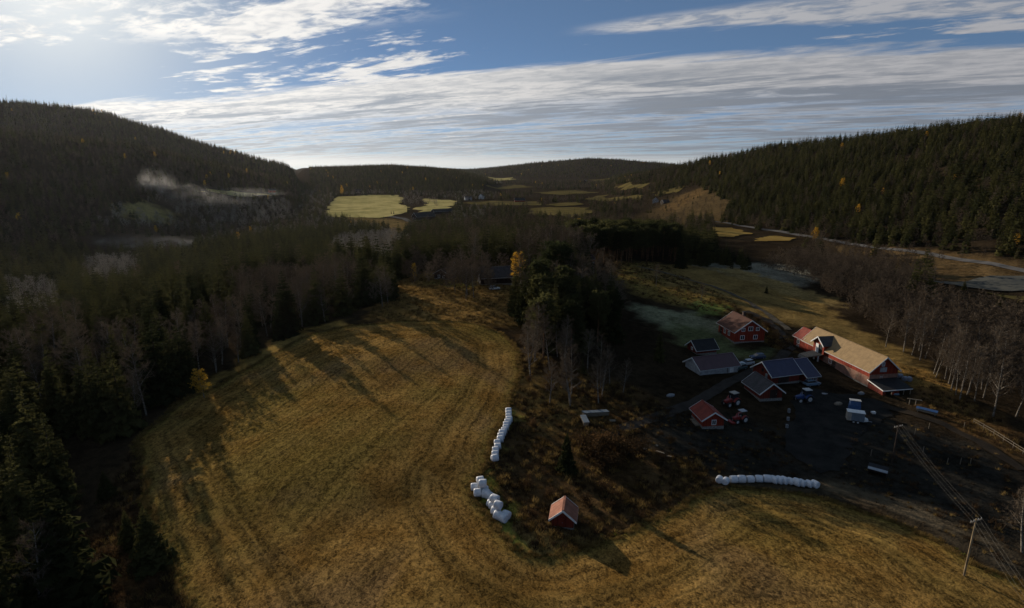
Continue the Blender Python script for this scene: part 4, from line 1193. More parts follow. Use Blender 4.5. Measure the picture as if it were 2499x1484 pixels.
door('front', 5.4, 7, 3.2, .5, 1.6, 2.0, k, 'brown')
b = MB(); b.box(4.2, 4.6, 5.2, 5.6, 2.8, 4.4); b.build('chimney', M['stone'], k)
k = gable('red_cottage', 'small red cottage with red tiled roof and one white gable window beside the track', 39.3, 107.8, .9, 95.9, 4.5, 5.5, 2.15, 3.6, roof='redroof', cat='cottage', oh=.45)
wframe('front', 4.5, 5.5, 2.35, 1.35, 1.0, 1.15, k); wframe('left', 4.5, 5.5, 3.4, 1.3, .8, .9, k, fm='darkred')
b = MB(); b.box(-.9, -.15, 1.2, 4.2, -.8, .35); b.build('step', M['wood'], k)
# the little hut in the scrub
hx, hy = at_z(*((1300+832/2.698)/1.1709, (1100+970/2.698)/1.1709), 6.55).tolist()
hz = gp(1372, 1278)[2]
a_ = math.radians(80); e_ = Vector((math.cos(a_), math.sin(a_))); n_ = Vector((e_.y, -e_.x)); o_ = Vector((hx, hy)) + e_ * .35 - n_ * 1.55
k = gable('field_hut', 'tiny red hut with patchy mossy tiled roof alone in the scrub beside the hay field', o_.x, o_.y, hz, 80, 3.1, 2.9, 6.35-hz-1.25, 6.4-hz, wall='darkred', roof='mossroof', cat='hut', oh=.38, base=.15)
door('front', 3.1, 2.9, 1.2, .15, .9, 1.5, k, 'darkred')

# houses on the knoll and in the valley
def far_house(u, v, w_, l_, hw, hr, yaw, label, wall, roof, name='house', win=2, trim='offwhite', cat='house', dz=0):
    x, y, z = gp(u, v)
    k = gable(name, label, x, y, z + dz, yaw, w_, l_, hw, hr, wall=wall, roof=roof, trim=trim, cat=cat, deep=3, oh=.4)
    for i in range(win): wframe('front', w_, l_, w_ * (i + 1) / (win + 1), hw * .55, 1.1, 1.2, k)
    return k
far_house(1060, 681, 6.5, 7, 2.4, 4.3, 70, 'dark cabin with wide low gable under the orange birch on the knoll', 'brown', 'blackroof', 'cabin')
far_house(1108, 662, 5.5, 7, 2.6, 5.0, 20, 'small black roofed outbuilding behind the dark knoll cabin', 'brown', 'blackroof', 'outbuilding', 0)
far_house(1166, 687, 8, 13, 3.0, 6.3, 12, 'dark house hidden behind bare birches on the knoll, left of the golden birch', 'brown', 'greyroof', 'house', 1)
far_house(1222, 632, 6, 9, 2.5, 4.6, 8, 'dull red shed behind the golden birch on the knoll', 'darkred', 'purproof', 'shed', 0)
far_house(1412, 640, 5, 6, 2.2, 3.9, 25, 'low dull red roofed shed among the trees beside the pasture track', 'darkred', 'purproof', 'shed', 0)
far_house(1255, 494, 11, 22, 5, 10, 5, 'distant red barn with dark green roof in the middle of the valley', 'redwall', 'blackroof', 'barn', 2, cat='barn')
far_house(1423, 447, 14, 20, 8, 14, 60, 'far dark house with a sunlit white gable on the valley slope', 'brown', 'blackroof', 'house', 1)
far_house(1592, 497, 10, 12, 6, 10, 75, 'dark manor with steep black roof at the foot of the cleared hill', 'palewall', 'blackroof', 'manor', 2)
far_house(1612, 499, 8, 12, 4, 8, 20, 'low black roofed wing beside the dark manor below the cleared hill', 'brown', 'blackroof', 'outbuilding', 0)
far_house(1132, 488, 16, 16, 6, 9, 15, 'distant pale blue grey house between bare valley trees', 'palewall', 'greyroof', 'house', 2)
far_house(1168, 486, 11, 12, 7, 12, 70, 'distant white house with steep gable, beside the pale blue grey house', 'white', 'greyroof', 'house', 2)
far_house(866, 470, 12, 16, 6, 10, 30, 'distant dark house behind the far meadow, near the yellow poplar', 'brown', 'blackroof', 'house', 2)
far_house(655, 471, 9, 12, 5, 8, 40, 'distant small red cabin at the end of the thin misty meadow', 'redwall', 'blackroof', 'cabin', 1)
far_house(1005, 536, 15, 34, 5, 11, 40, 'large dark roofed farm hall with pale gable boards below the far meadow', 'brown', 'blackroof', 'farm_hall', 2, trim='white', cat='barn')
far_house(1052, 522, 11, 46, 4, 8, 35, 'long dark roofed farm building behind the large farm hall', 'brown', 'blackroof', 'farm_hall', 1, trim='white', cat='barn')
for i, (u, v) in enumerate(((955, 524), (961, 524), (996, 520))):
    x, y, z = gp(u, v)
    o = empty('columnar_cypress', (x, y, z), 0, ['slim dark evergreen column, first of a pair at the far farm', 'slim dark evergreen column, second of a pair at the far farm', 'stout dark evergreen column against the roof of the far farm hall'][i], 'evergreen')
    tr, cr = VAR['spruce'][i]; hgt = (8, 8, 13)[i]; o.scale = (hgt/15*.8, hgt/15*.8, hgt/15)
    link(bpy.data.objects.new('trunk', tr), o); link(bpy.data.objects.new('crown', cr), o)
# white domed shelter on the knoll
x, y, z = gp(1197, 640)
o = empty('domed_shelter', (x, y, z), .3, 'white domed shelter open at the front among the knoll trees', 'shelter')
b = MB(); rings = []
for i in range(9):
    a = PI * i / 8; rings.append(a)
out_ = [[(-1.9*math.cos(a)*s, yy, 2.3*math.sin(a)*s) for a in rings] + [(-1.78*math.cos(a)*s, yy, 2.18*math.sin(a)*s) for a in rings[::-1]] for yy, s in ((-1.9, .96), (0, 1), (1.7, .95))]
b.loft(out_); b.build('cover', M['white'], o)
b = MB(); b.box(-1.7, 1.7, 1.5, 1.62, 0, 1.7); b.build('back_panel', M['offwhite'], o)
# mast on the mountain
x, y, z = gp(19, 252)
b = MB(); b.tube([(0,0,0), (0,0,24)], [.6, .25], 4); b.box(-1.2, 1.2, -.2, .2, 15, 15.6); b.box(-.8, .8, -.2, .2, 20, 20.5)
tag(b.build('radio_mast', M['metal'], loc=(x, y, z)), 'thin lattice mast on the crest of the hazy mountain', 'mast')

# ------------------------------------------------------------------ wrapped bales
M['shadegrey'] = simple('shade_darkened_plastic', (.20,.21,.22), .6, .3, 2)  # pale plastic with the deep shade of the yard put into its colour
M['wrap'] = simple('bale_film', (.62,.63,.66), .38, .12, 3, .25, 7, spec=.45)
def bale_mesh(seed, rad=.63, ln=1.18):
    r = np.random.default_rng(seed); n = 28; V = []; F = []
    prof = [(0, .0), (.0, .55), (.015, .82), (.05, .95), (.13, 1.0), (.3, 1.02), (.5, 1.025), (.7, 1.02), (.87, 1.0), (.95, .95), (.985, .82), (1.0, .55), (1.0, 0)]
    ph = r.uniform(0, 6.28, 4)
    for i, (a, q) in enumerate(prof):
        for k in range(n):
            t = 2 * PI * k / n
            w = 1 + .018 * math.sin(3*t + ph[0]) + .012 * math.sin(7*t + ph[1] + a*4) + .008 * math.sin(13*t + ph[2] + a*9) + r.normal(0, .004)
            flat = .93 if math.cos(t) < -.7 else 1
            V.append(((a - .5) * ln + .02 * math.sin(2*t + ph[3]) * q, rad * q * w * math.sin(t), rad * q * w * math.cos(t) * flat + rad * .93))
    for i in range(len(prof) - 1):
        for k in range(n):
            k2 = (k + 1) % n; F.append((i*n+k, i*n+k2, (i+1)*n+k2, (i+1)*n+k))
    me = np_mesh('bale', V, np.array(F)[:, ::-1], True); me.materials.append(M['wrap']); return me
BALES = [bale_mesh(i) for i in range(5)]
def bale(u, v, yaw, label, group, z=None, up=0.0, on_end=False, xy=None):
    x, y, g = gp(u, v) if xy is None else (*xy, float(height(np.array([xy[0]]), np.array([xy[1]]))[0]))
    o = bpy.data.objects.new('wrapped_bale', BALES[random.randrange(5)]); link(o)
    o.location = (x, y, g + up + .04); o.rotation_euler = (0, 0, math.radians(yaw + random.uniform(-5, 5)))
    if on_end:
        o.rotation_euler = (0, PI/2, math.radians(yaw)); o.location = (x - .58 * math.cos(math.radians(yaw)), y - .58 * math.sin(math.radians(yaw)), g + up + .6)
    q_ = random.uniform(.93, 1.05); o.scale = (q_ * random.uniform(.96, 1.06), q_, q_ * random.uniform(.93, 1.02))
    return tag(o, label, 'hay bale', group)
zx = lambda x, y: ((1300 + x/2.698)/1.1709, (1100 + y/2.698)/1.1709)
# the long row along the field edge: equal spacing along the photographed line
line = np.array([gp(*zx(*p))[:2] for p in ((410,222), (412,262), (415,298), (398,330), (380,372), (362,410), (342,445), (327,480), (322,515), (308,545), (308,588))])
sg = np.hypot(*np.diff(line, axis=0).T); cum = np.concatenate([[0], np.cumsum(sg)]); n = int(cum[-1] / 1.22) + 1
for i in range(n):
    s = cum[-1] - i * cum[-1] / (n - 1); x = np.interp(s, cum, line[:,0]); y = np.interp(s, cum, line[:,1])
    lab = 'white wrapped bale in the long row along the hay field edge'
    grp = 'bales in the long row at the field edge'
    if i == 0: lab, grp = 'nearest white wrapped bale ending the long row at the hay field edge', 'bales in the long row at the field edge'
    bale(0, 0, (4 if i else 25), lab, grp, xy=(float(x) + random.uniform(-.12, .12), float(y)))
# the heap by the scrub
G = 'bales in the heap beside the scrub'
base = [((195,760),12), ((152,812),8), ((175,858),5), ((228,838),-5), ((262,880),-30), ((292,915),-35), ((300,960),-30), ((315,1000),-30), ((335,1035),-35), ((372,1055),-40), ((395,1030),-35), ((240,868),-10), ((278,940),-30)]
names = ['white bale at the far tip of the heap by the scrub', 'white bale jutting into the field at the heap, beside the front corner bale', 'front corner white bale of the heap, standing out into the field', 'white bale carrying the upper bale in the middle of the heap',
 'white bale with loosened film below the middle of the heap', 'white bale under a second one, past the loosened film', 'white bale halfway down the tail of the heap', 'white bale low in the tail of the heap, next to the tilted ones', 'tilted white bale near the low end of the heap', 'lowest white bale at the end of the heap by the scrub', 'white bale tucked behind the lowest one of the heap', 'white bale squeezed between middle and tail of the heap', 'white bale on the field side of the tail of the heap']
for ((px_, py_), yw), lab in zip(base, names): bale(*zx(px_, py_), yw, lab, G)
for (px_, py_), yw, lab in (((215,838), 5, 'upper white bale stacked on the middle of the heap'), ((308,958), -35, 'upper white bale stacked on the tail of the heap, furthest up'), ((335,1005), -35, 'upper white bale stacked near the low end of the heap')):
    bale(*zx(px_, py_), yw, lab, G, up=1.13)
# the row in the shade below the farm
z3 = lambda x, y: ((1700 + x/3.57)/1.1709, (1100 + y/3.57)/1.1709)
row = [(1268,995,60), (1330,1012,50), (1412,995,0), (1492,995,0), (1580,993,0), (1668,990,-8), (1752,990,-5), (1826,1000,-55), (1878,1003,-55), (1930,1006,-55), (1990,1012,-50), (2056,1026,-55), (2110,1032,-55), (2180,1040,-50), (2240,1045,-60)]
rl = {0: 'white bale turned askew at the start of the shaded row, behind its neighbour', 1: 'white bale set askew in front of the start of the shaded row', 4: 'white bale with sun on its top in the shaded row', 14: 'last white bale of the shaded row, by the track mouth'}
for i, (a, b_, yw) in enumerate(row): bale(*z3(a, b_), yw, rl.get(i, 'white wrapped bale lying in the shaded row below the farm' if i < 7 else 'white wrapped bale with its round end showing in the shaded row'), 'bales in the shaded row side on' if i < 7 else 'bales in the shaded row end on')
M['greywrap'] = simple('grey_bale_film', (.20,.22,.27), .4, .3, 3, .3, 7)
gb = BALES[0].copy(); gb.materials.clear(); gb.materials.append(M['greywrap'])
for i, (a, b_) in enumerate(((2095, 720), (2140, 745), (2180, 748))):
    x, y, g = gp((1900 + a/3.124)/1.1709, (850 + b_/3.124)/1.1709)
    o = link(bpy.data.objects.new('wrapped_bale', gb)); o.location = (x, y, g); o.rotation_euler = (0, 0, .5 * i)
    tag(o, ['grey wrapped bale close against the far side of the barn', 'grey wrapped bale in the middle of three behind the lean-to', 'grey wrapped bale outermost of three behind the lean-to'][i], 'hay bale', 'grey bales behind the lean-to')

# ------------------------------------------------------------------ vehicles and farm gear
def paint(name, col, rough=.35): return simple(name, col, rough, .12, 3, spec=.5)
M['pred'] = paint('red_tractor_paint', (.22,.02,.015), .5); M['pblue'] = paint('blue_tractor_paint', (.02,.05,.16), .5)
M['silver'] = paint('silver_car_paint', (.42,.46,.50)); M['dgreen'] = paint('dark_green_car_paint', (.05,.09,.09)); M['navy'] = paint('navy_car_paint', (.03,.05,.10)); M['steel'] = paint('steel_blue_car_paint', (.13,.20,.27))
M['tarpblue'] = simple('blue_tarpaulin', (.035,.085,.20), .5, .2, 2, .4, 3); M['beige'] = simple('beige_panel', (.36,.32,.27), .6, .15, 2); M['greypanel'] = simple('grey_panel', (.14,.17,.20), .5, .15, 2)

def wheel(parent, x, y, rad, wd, z=None, rim='offwhite', name='wheel'):
    z = rad if z is None else z
    b = MB(); n = 20
    for s, rr in ((-wd/2, rad*.86), (-wd*.4, rad*.97), (0, rad), (wd*.4, rad*.97), (wd/2, rad*.86)):
        pass
    rings = [[(x + rr*math.cos(2*PI*k/n), y + s, z + rr*math.sin(2*PI*k/n)) for k in range(n)] for s, rr in ((-wd/2, rad*.86), (-wd*.4, rad*.97), (0, rad), (wd*.4, rad*.97), (wd/2, rad*.86))]
    b.loft(rings); w_ = b.build(name, M['black'], parent, smooth_=False)
    r = MB()
    for s in (-wd/2 - .015, wd/2 - .02):
        r.loft([[(x + rad*.58*math.cos(2*PI*k/n), y + s, z + rad*.58*math.sin(2*PI*k/n)) for k in range(n)], [(x + rad*.5*math.cos(2*PI*k/n), y + s + .035, z + rad*.5*math.sin(2*PI*k/n)) for k in range(n)]])
    r.build('rim', M[rim], w_)

def tractor(u, v, yaw, label, mat, roof='offwhite', cab=True, sc=1.0, rim='offwhite'):
    x, y, z = gp(u, v); o = empty('tractor', (x, y, z + .02), math.radians(yaw), label, 'tractor'); o.scale = (sc,)*3
    b = MB(); b.loft([[(xx, -.38*w_, zl), (xx, .38*w_, zl), (xx, .38*w_, zh-.1), (xx, .26*w_, zh), (xx, -.26*w_, zh), (xx, -.38*w_, zh-.1)] for xx, w_, zl, zh in ((.35, 1.05, .75, 1.55), (1.2, 1, .8, 1.5), (1.85, .9, .85, 1.4), (1.98, .7, .95, 1.25))]); b.build('hood', M[mat], o)
    b = MB(); b.box(-.7, 1.7, -.28, .28, .5, .85); b.build('chassis', M['black'], o)
    for s in (-1, 1):
        wheel(o, -.45, s*.85, .82, .45, rim=rim); wheel(o, 1.45, s*.75, .55, .32, rim=rim)
        b = MB(); b.loft([[( -.45 + .92*math.cos(a), s*.62 + q, .82 + .92*math.sin(a)) for a in np.linspace(.25, 2.6, 8)] + [(-.45 + .88*math.cos(a), s*.62 + q, .82 + .88*math.sin(a)) for a in np.linspace(2.6, .25, 8)] for q in (0, s*.5)]); b.build('fender', M[mat], o)
    if cab:
        b = MB(); b.loft([[(-1.0, -.6, 1.45), (.35, -.6, 1.45), (.35, .6, 1.45), (-1.0, .6, 1.45)], [(-.9, -.52, 2.5), (.2, -.52, 2.5), (.2, .52, 2.5), (-.9, .52, 2.5)]]); b.build('cab_glass', M['glass'], o)
    for px_, py_ in ((-1.0, -.6), (.35, -.6), (.35, .6), (-1.0, .6)):
        b = MB(); b.tube([(px_, py_, 1.3), (px_*.92, py_*.88, 2.52)], .05, 5); b.build('cab_post', M['black'], o)
    b = MB(); b.box(-1.08, .4, -.66, .66, 2.52, 2.68); b.build('cab_roof', M[roof], o, bevel=.05)
    b = MB(); b.tube([(.9, .3, 1.45), (.9, .3, 2.3)], .05, 6); b.build('exhaust', M['metal'], o)
    return o
z1 = lambda x, y: ((1900 + x/3.124)/1.1709, (850 + y/3.124)/1.1709)
tractor(*z1(597, 962), 205, 'red tractor with pale cab roof parked behind the red cottage', 'pred', 'beige', True, 1.15)
tractor(*z1(1245, 930), 188, 'blue tractor with white roof edge and pale wheel rims in the open yard', 'pblue', 'offwhite', True, 1.15)
o = tractor(*z1(672, 1112), 200, 'old red open tractor with pale sheet roof, lowest in the machine park', 'pred', 'metal', False, 1.0)
b = MB(); b.box(2.0, 2.9, -.9, .9, .35, .55); b.box(2.1, 2.25, -.9, .9, .1, .5); b.box(2.6, 2.75, -.9, .9, .1, .5); b.build('front_tool', M['pred'], o)

def car(u, v, yaw, label, mat, sc=1.0):
    x, y, z = gp(u, v); o = empty('parked_car', (x, y, z + .03), math.radians(yaw), label, 'car'); o.scale = (sc,)*3
    b = MB(); S = [(-2.15, .72, .45, .85), (-2.0, .82, .32, .95), (-.9, .86, .28, .98), (.7, .86, .28, .95), (1.7, .82, .3, .82), (2.1, .7, .42, .7)]
    b.loft([[(xx, -w_, zl), (xx, w_, zl), (xx, w_, zh - .12), (xx, w_*.88, zh), (xx, -w_*.88, zh), (xx, -w_, zh - .12)] for xx, w_, zl, zh in S]); b.build('body', M[mat], o)
    b = MB(); b.loft([[(-1.95, -.72, .93), (1.0, -.74, .93), (1.0, .74, .93), (-1.95, .72, .93)], [(-1.55, -.6, 1.4), (.15, -.6, 1.42), (.15, .6, 1.42), (-1.55, .6, 1.4)]]); b.build('windows', M['glass'], o)
    b = MB(); b.box(-1.6, .2, -.62, .62, 1.405, 1.47); b.build('roof', M[mat], o, bevel=.03)
    for xx in (-1.3, 1.3):
        for s in (-1, 1): wheel(o, xx, s*.76, .32, .2, rim='metal')
    for s in (-1, 1):
        b = MB(); b.box(2.05, 2.13, s*.55-.14, s*.55+.14, .55, .68); b.build('headlight', M['white'], o)
    return o
car(*z1(727, 602), 200, 'silver estate car parked beside the pale garage', 'silver')
car(*z1(668, 642), 205, 'dark green car half hidden at the garage corner, before the silver car', 'dgreen', .95)
car(*z1(825, 546), 190, 'navy car parked furthest up the drive below the farmhouse', 'navy')
car(*z1(1310, 785), 15, 'steel blue car parked in front of the carport', 'steel')
car(1207, 707, 10, 'small white car half hidden by trunks on the knoll', 'white', .95)

# horse trailer
x, y, z = gp(*z1(1697, 1112)); o = empty('horse_trailer', (x, y, z + .02), math.radians(-22), 'white topped grey horse trailer with beige front standing in the yard', 'trailer')
b = MB(); b.box(-1.7, 1.5, -.85, .85, .5, 2.35); b.build('box', M['greypanel'], o, bevel=.06)
b = MB(); b.box(-1.74, -1.702, -.86, .86, .5, 2.36); b.box(-1.7, -.95, -.875, -.853, .52, 2.3); b.build('ramp', M['beige'], o)
b = MB(); b.box(-1.8, 1.6, -.92, .92, 2.37, 2.5); b.build('roof', M['white'], o, bevel=.05)
b = MB(); b.loft([[(1.52, -.75, .55), (1.52, .75, .55), (1.52, .75, 1.3), (1.52, -.75, 1.3)], [(2.3, -.4, .6), (2.3, .4, .6), (2.3, .4, 1.0), (2.3, -.4, 1.0)]]); b.build('nose', M['white'], o, bevel=.04)
b = MB(); b.tube([(2.2, 0, .55), (3.1, 0, .5)], .06); b.build('drawbar', M['metal'], o)
for xx in (-.45, .35):
    for s in (-1, 1): wheel(o, xx, s*.9, .34, .2)
# covered load
x, y, z = gp(*z1(1690, 1000)); o = empty('covered_load', (x, y, z + .02), math.radians(-20), 'upright load under blue tarpaulin behind the horse trailer', 'covered load')
b = MB(); b.loft([[(-1.2, -.7, 0), (1.2, -.7, 0), (1.2, .8, 0), (-1.2, .8, 0)], [(-1.1, -.45, 1.2), (1.12, -.5, 1.15), (1.1, .75, 1.2), (-1.1, .75, 1.2)], [(-.95, -.1, 2.1), (1.0, -.15, 2.05), (1.0, .7, 2.1), (-.95, .7, 2.1)]]); b.build('tarpaulin', M['tarpblue'], o, bevel=.08)
b = MB(); b.box(-1.1, 1.15, -.3, .85, 2.1, 2.2); b.build('lid', M['offwhite'], o)
x, y, z = gp(*z1(1858, 1040)); b = MB(); b.box(-.4, .4, -.3, .3, 0, .5); b.box(-.44, .44, -.34, .34, .5, .56); tag(b.build('crate', M['white'], loc=(x, y, z), bevel=.03), 'small white crate on the ground beside the horse trailer', 'crate')
# hitching rail, feed trough, shelter, barrels, sheets
x, y, z = gp(*z1(2222, 960)); o = empty('hitching_rail', (x, y, z), math.radians(-25), 'timber rail on two posts by the lane below the barn', 'rail')
b = MB(); b.box(-1.4, 1.4, -.08, .08, 1.3, 1.45); b.build('rail', M['wood'], o)
for s in (-.9, .3):
    b = MB(); b.box(s-.07, s+.07, -.07, .07, -.2, 1.29); b.build('post', M['wood'], o)
x, y, z = gp(*z1(2333, 1035)); o = empty('feed_trough', (x, y, z), math.radians(-45), 'long feed trough under a blue sheet beside the lane', 'feed trough')
b = MB(); b.slab([(-2, -.4, .8), (2, -.4, .8), (2, .5, 1.0), (-2, .5, 1.0)], (0, 0, 1), .06); b.build('cover', M['tarpblue'], o)
b = MB(); b.box(-1.9, 1.9, -.35, .35, .3, .72); b.build('trough', M['wood'], o)
for s in (-1.6, 1.6):
    b = MB(); b.box(s-.06, s+.06, -.3, .3, -.2, .3); b.build('leg', M['wood'], o)
x, y, z = gp(2140, 1160); o = empty('animal_shelter', (x, y, z), math.radians(-38), 'low dark animal shelter with a pale metal roof strip in the paddock', 'shelter')
b = MB(); b.slab([(-1.5, -.6, 1.1), (1.5, -.6, 1.1), (1.5, 0, 1.3), (-1.5, 0, 1.3)], (0, 0, 1), .05); b.build('roof_sheet', M['metal'], o)
b = MB(); b.slab([(-1.5, .03, 1.32), (1.5, .03, 1.32), (1.5, 1.1, 1.5), (-1.5, 1.1, 1.5)], (0, 0, 1), .05); b.build('dark_roof', M['blackroof'], o)
b = MB(); b.box(-1.4, 1.4, .9, 1.0, -.2, 1.4); b.box(-1.4, -1.3, -.4, .9, -.2, 1.1); b.box(1.3, 1.4, -.4, .9, -.2, 1.1); b.build('wall', M['brown'], o)
for i, (a, b_) in enumerate(((1105, 1028), (1098, 1098), (1088, 1165))):
    x, y, z = gp(*z1(a, b_)); b = MB(); hgt = (.95, .8, .8)[i]
    rr = [(.26, 0), (.3, .08), (.29, .3), (.31, .45), (.29, .6), (.3, .9), (.24, 1.0)]
    b.loft([[(q*math.cos(2*PI*k/14), q*math.sin(2*PI*k/14), zz*hgt) for k in range(14)] for q, zz in rr])
    tag(b.build('plastic_barrel', M['shadegrey'], loc=(x, y, z)), ['white plastic barrel at the yard edge, uppermost of three', 'white plastic barrel in the middle of three at the yard edge', 'white plastic barrel lowest of three at the yard edge'][i], 'barrel', 'barrels at the yard edge')
def sheetlet(u, v, w_, l_, yaw, label, mat, name='tarpaulin', cat='tarpaulin', hgt=.12):
    x, y, z = gp(u, v); b = MB(); r = random.Random(int(u)); n = 12
    ring = [(w_/2*math.cos(2*PI*k/n)*r.uniform(.85, 1.1), l_/2*math.sin(2*PI*k/n)*r.uniform(.85, 1.1)) for k in range(n)]
    b.loft([[(p_[0], p_[1], -.05) for p_ in ring], [(p_[0]*.97, p_[1]*.97, hgt*.6) for p_ in ring], [(p_[0]*.6, p_[1]*.6, hgt) for p_ in ring]])
    o = b.build(name, M[mat], loc=(x, y, z)); o.rotation_euler.z = math.radians(yaw); return tag(o, label, cat)
sheetlet(*z1(1395, 860), 3.4, 1.3, 0, 'pale sheet lying flat on the gravel near the blue tractor', 'shadegrey')
sheetlet(*z1(1750, 862), 1.7, 1.1, 10, 'pale sheeted heap on the ground at the near corner of the barn', 'shadegrey', 'sheeted_heap', 'heap', .5)
sheetlet(*z1(2065, 868), 1.6, .7, 0, 'light blue tub on the ground in front of the lean-to', 'steel', 'feed_tub', 'tub', .4)
sheetlet(*z1(1545, 958), 2.2, 1.4, 20, 'low heap of grey timber between the tractor and the covered load', 'wood', 'timber_heap', 'heap', .6)
sheetlet(*z1(48, 880), 2.4, 1.2, 25, 'pale boat shaped cover on the dark slope beside the track', 'shadegrey', 'cover', 'cover', .5)
# wood stacks on the slope
def woodstack(p, q, label):
    a, c = np.array(gp(*p)), np.array(gp(*q)); d_ = c - a; ln = float(np.hypot(d_[0], d_[1]))
    o = empty('wood_stack', tuple(a), math.atan2(d_[1], d_[0]), label, 'wood stack'); sl = d_[2] / ln
    b = MB(); r = random.Random(3)
    for i in range(int(ln / .22)):
        for j in range(4):
            xx = .11 + i*.22 + r.uniform(-.02, .02); b.tube([(xx, -.5 + r.uniform(-.06, .06), .1 + j*.2 + xx*sl), (xx, .5 + r.uniform(-.06, .06), .1 + j*.2 + xx*sl)], .11, 6)
    b.build('logs', M['wood'], o)
    b = MB(); xx = 0
    while xx < ln - .2:
        w_ = r.uniform(.7, 1.3); w_ = min(w_, ln - xx); b.slab([(xx, -.6, .88 + xx*sl), (xx + w_ - .04, -.6, .88 + (xx+w_)*sl), (xx + w_ - .04, .6, .9 + (xx+w_)*sl), (xx, .6, .9 + xx*sl)], (0, 0, 1), .04); xx += w_
    b.build('cover_sheets', M['greypanel'], o)
zw = lambda x, y: ((1300 + x/2.698)/1.1709, (1100 + y/2.698)/1.1709)
woodstack(zw(985, 240), zw(1180, 228), 'long stack of firewood under pale sheets on the dark slope')
woodstack(zw(985, 262), zw(1015, 322), 'short stack of firewood at right angles to the long one')
x, y, z = gp(*zw(1215, 278)); b = MB()
for i in range(6): b.box(-.6 + i*.21, -.6 + i*.21 + .15, -.4, .4, .12, .15)
for s in (-.35, 0, .35): b.box(-.6, .6, s-.04, s+.04, 0, .118)
tag(b.build('pallet', M['wood'], loc=(x, y, z + .03)), 'grey wooden pallet on the slope beside the firewood', 'pallet')
for i, (a, b_, w_, yw) in enumerate(((440, 632, 1.2, 0), (632, 632, .8, 70), (665, 700, 1.8, 130), (755, 742, 1.0, 150), (500, 665, 1.0, 20))):
    x, y, z = gp(*z3(a, b_)); m_ = MB(); m_.box(-w_/2, w_/2, -.18, .18, 0, .07); m_.box(-w_/2 + .1, w_/2 - .2, -.1, .22, .075, .13)
    oo = m_.build('board_pile', M['wood'], loc=(x, y, z + .25)); oo.rotation_euler = (.1, .12, math.radians(yw))
    tag(oo, ['short pale boards at the near rim of the scrub hollow', 'small pale boards standing out among the rusty scrub', 'longest pale boards lying across the rusty scrub', 'pale boards lowest in the rusty scrub', 'pale boards between the scrub and the rusty bushes'][i], 'boards')

# ------------------------------------------------------------------ fences, poles and wires
P = world_poly([(2375,1034), (2430,1066), (2489,1104), (2570,1158)])
o = empty('rail_fence', (0, 0, 0), 0, 'weathered two rail fence running along the lane by the grove', 'fence')
sg = np.hypot(*np.diff(P, axis=0).T); cum = np.concatenate([[0], np.cumsum(sg)]); n = int(cum[-1] / 2.4)
pts = [(float(np.interp(s, cum, P[:,0])), float(np.interp(s, cum, P[:,1]))) for s in np.linspace(0, cum[-1], n + 1)]
pz = [float(height(np.array([p_[0]]), np.array([p_[1]]))[0]) for p_ in pts]
for (x, y), z in zip(pts, pz):
    b = MB(); b.tube([(x, y, z-.3), (x, y, z+1.25)], .06, 6); b.build('post', M['wood'], o)
for hgt in (.6, 1.1):
    b = MB()
    for i in range(n): b.tube([(*pts[i], pz[i]+hgt), (*pts[i+1], pz[i+1]+hgt+.03)], .045, 5)
    b.build('rail', M['wood'], o)
for i, (u, v) in enumerate(((2352,1044), (2266,1046), (2252,1104), (2311,1133), (2343,1133), (2367,1134), (2125,1112), (2232,1060))):
    x, y, z = gp(u, v); b = MB(); b.tube([(0,0,-.2), (.04,.02,1.3)], [.06,.05], 6)
    tag(b.build('fence_post', M['wood'], loc=(x, y, z)), 'thin grey wire fence post standing in the shaded paddock', 'fence post', 'fence posts in the paddock')
M['pole'] = bark('pole_timber', (.20,.15,.09), (.36,.28,.17), .3)
M['wire'] = simple('aluminium_wire', (.17,.155,.13), .7, .1, 1, metal=0)
def pole(x, y, yaw, hgt, label, mat='pole'):
    z = float(height(np.array([x]), np.array([y]))[0])
    o = empty('power_pole', (x, y, z), yaw, label, 'power pole')
    b = MB(); b.tube([(0,0,-.8), (0,0,hgt)], [.14,.10], 8); b.build('post', M[mat], o)
    b = MB(); b.box(-1.05, 1.05, -.06, .06, hgt-.35, hgt-.22); b.build('crossarm', M['wood'], o)
    for s in (-.95, -.4, .4, .95):
        b = MB(); b.tube([(s,0,hgt-.22), (s,0,hgt-.02)], [.05,.035], 6); b.build('insulator', M['offwhite'], o)
    Mx = Matrix.Translation((x, y, z)) @ Matrix.Rotation(yaw, 4, 'Z')
    return [Mx @ Vector((s, 0, hgt - .02)) for s in (-.95, -.4, .4, .95)]
A = pole(57.62, 62.13, math.radians(20), 8.3, 'tall timber power pole standing in the hay field near the yard fence')
Bq = pole(70.2, 95.0, math.radians(20), 7.9, 'timber power pole darkened for its shade in the shaded paddock below the horse trailer', 'darkbark')  # darker bark than the other pole stands in for the paddock's shade
Cq = [Vector((44.5 + s, 29.0 + s*.36, 12.6)) for s in (-.95, -.4, .4, .95)]
for a, c_, where in ((Bq, A, 'wire span over the dark paddock between the two poles'), (A, Cq, 'wire span over the hay field beyond the tall pole')):
    for i in range(4):
        pts = []
        for k in range(13):
            t_ = k / 12; q = a[i].lerp(c_[i], t_); q.z -= 4 * t_ * (1 - t_) * .55; pts.append(q)
        b = MB(); b.tube(pts, .006, 4)
        tag(b.build('power_wire', M['wire']), ('outer ' if i in (0, 3) else 'inner ') + where + (', barn side' if i > 1 else ', bale side'), 'power wire', 'power line wires')

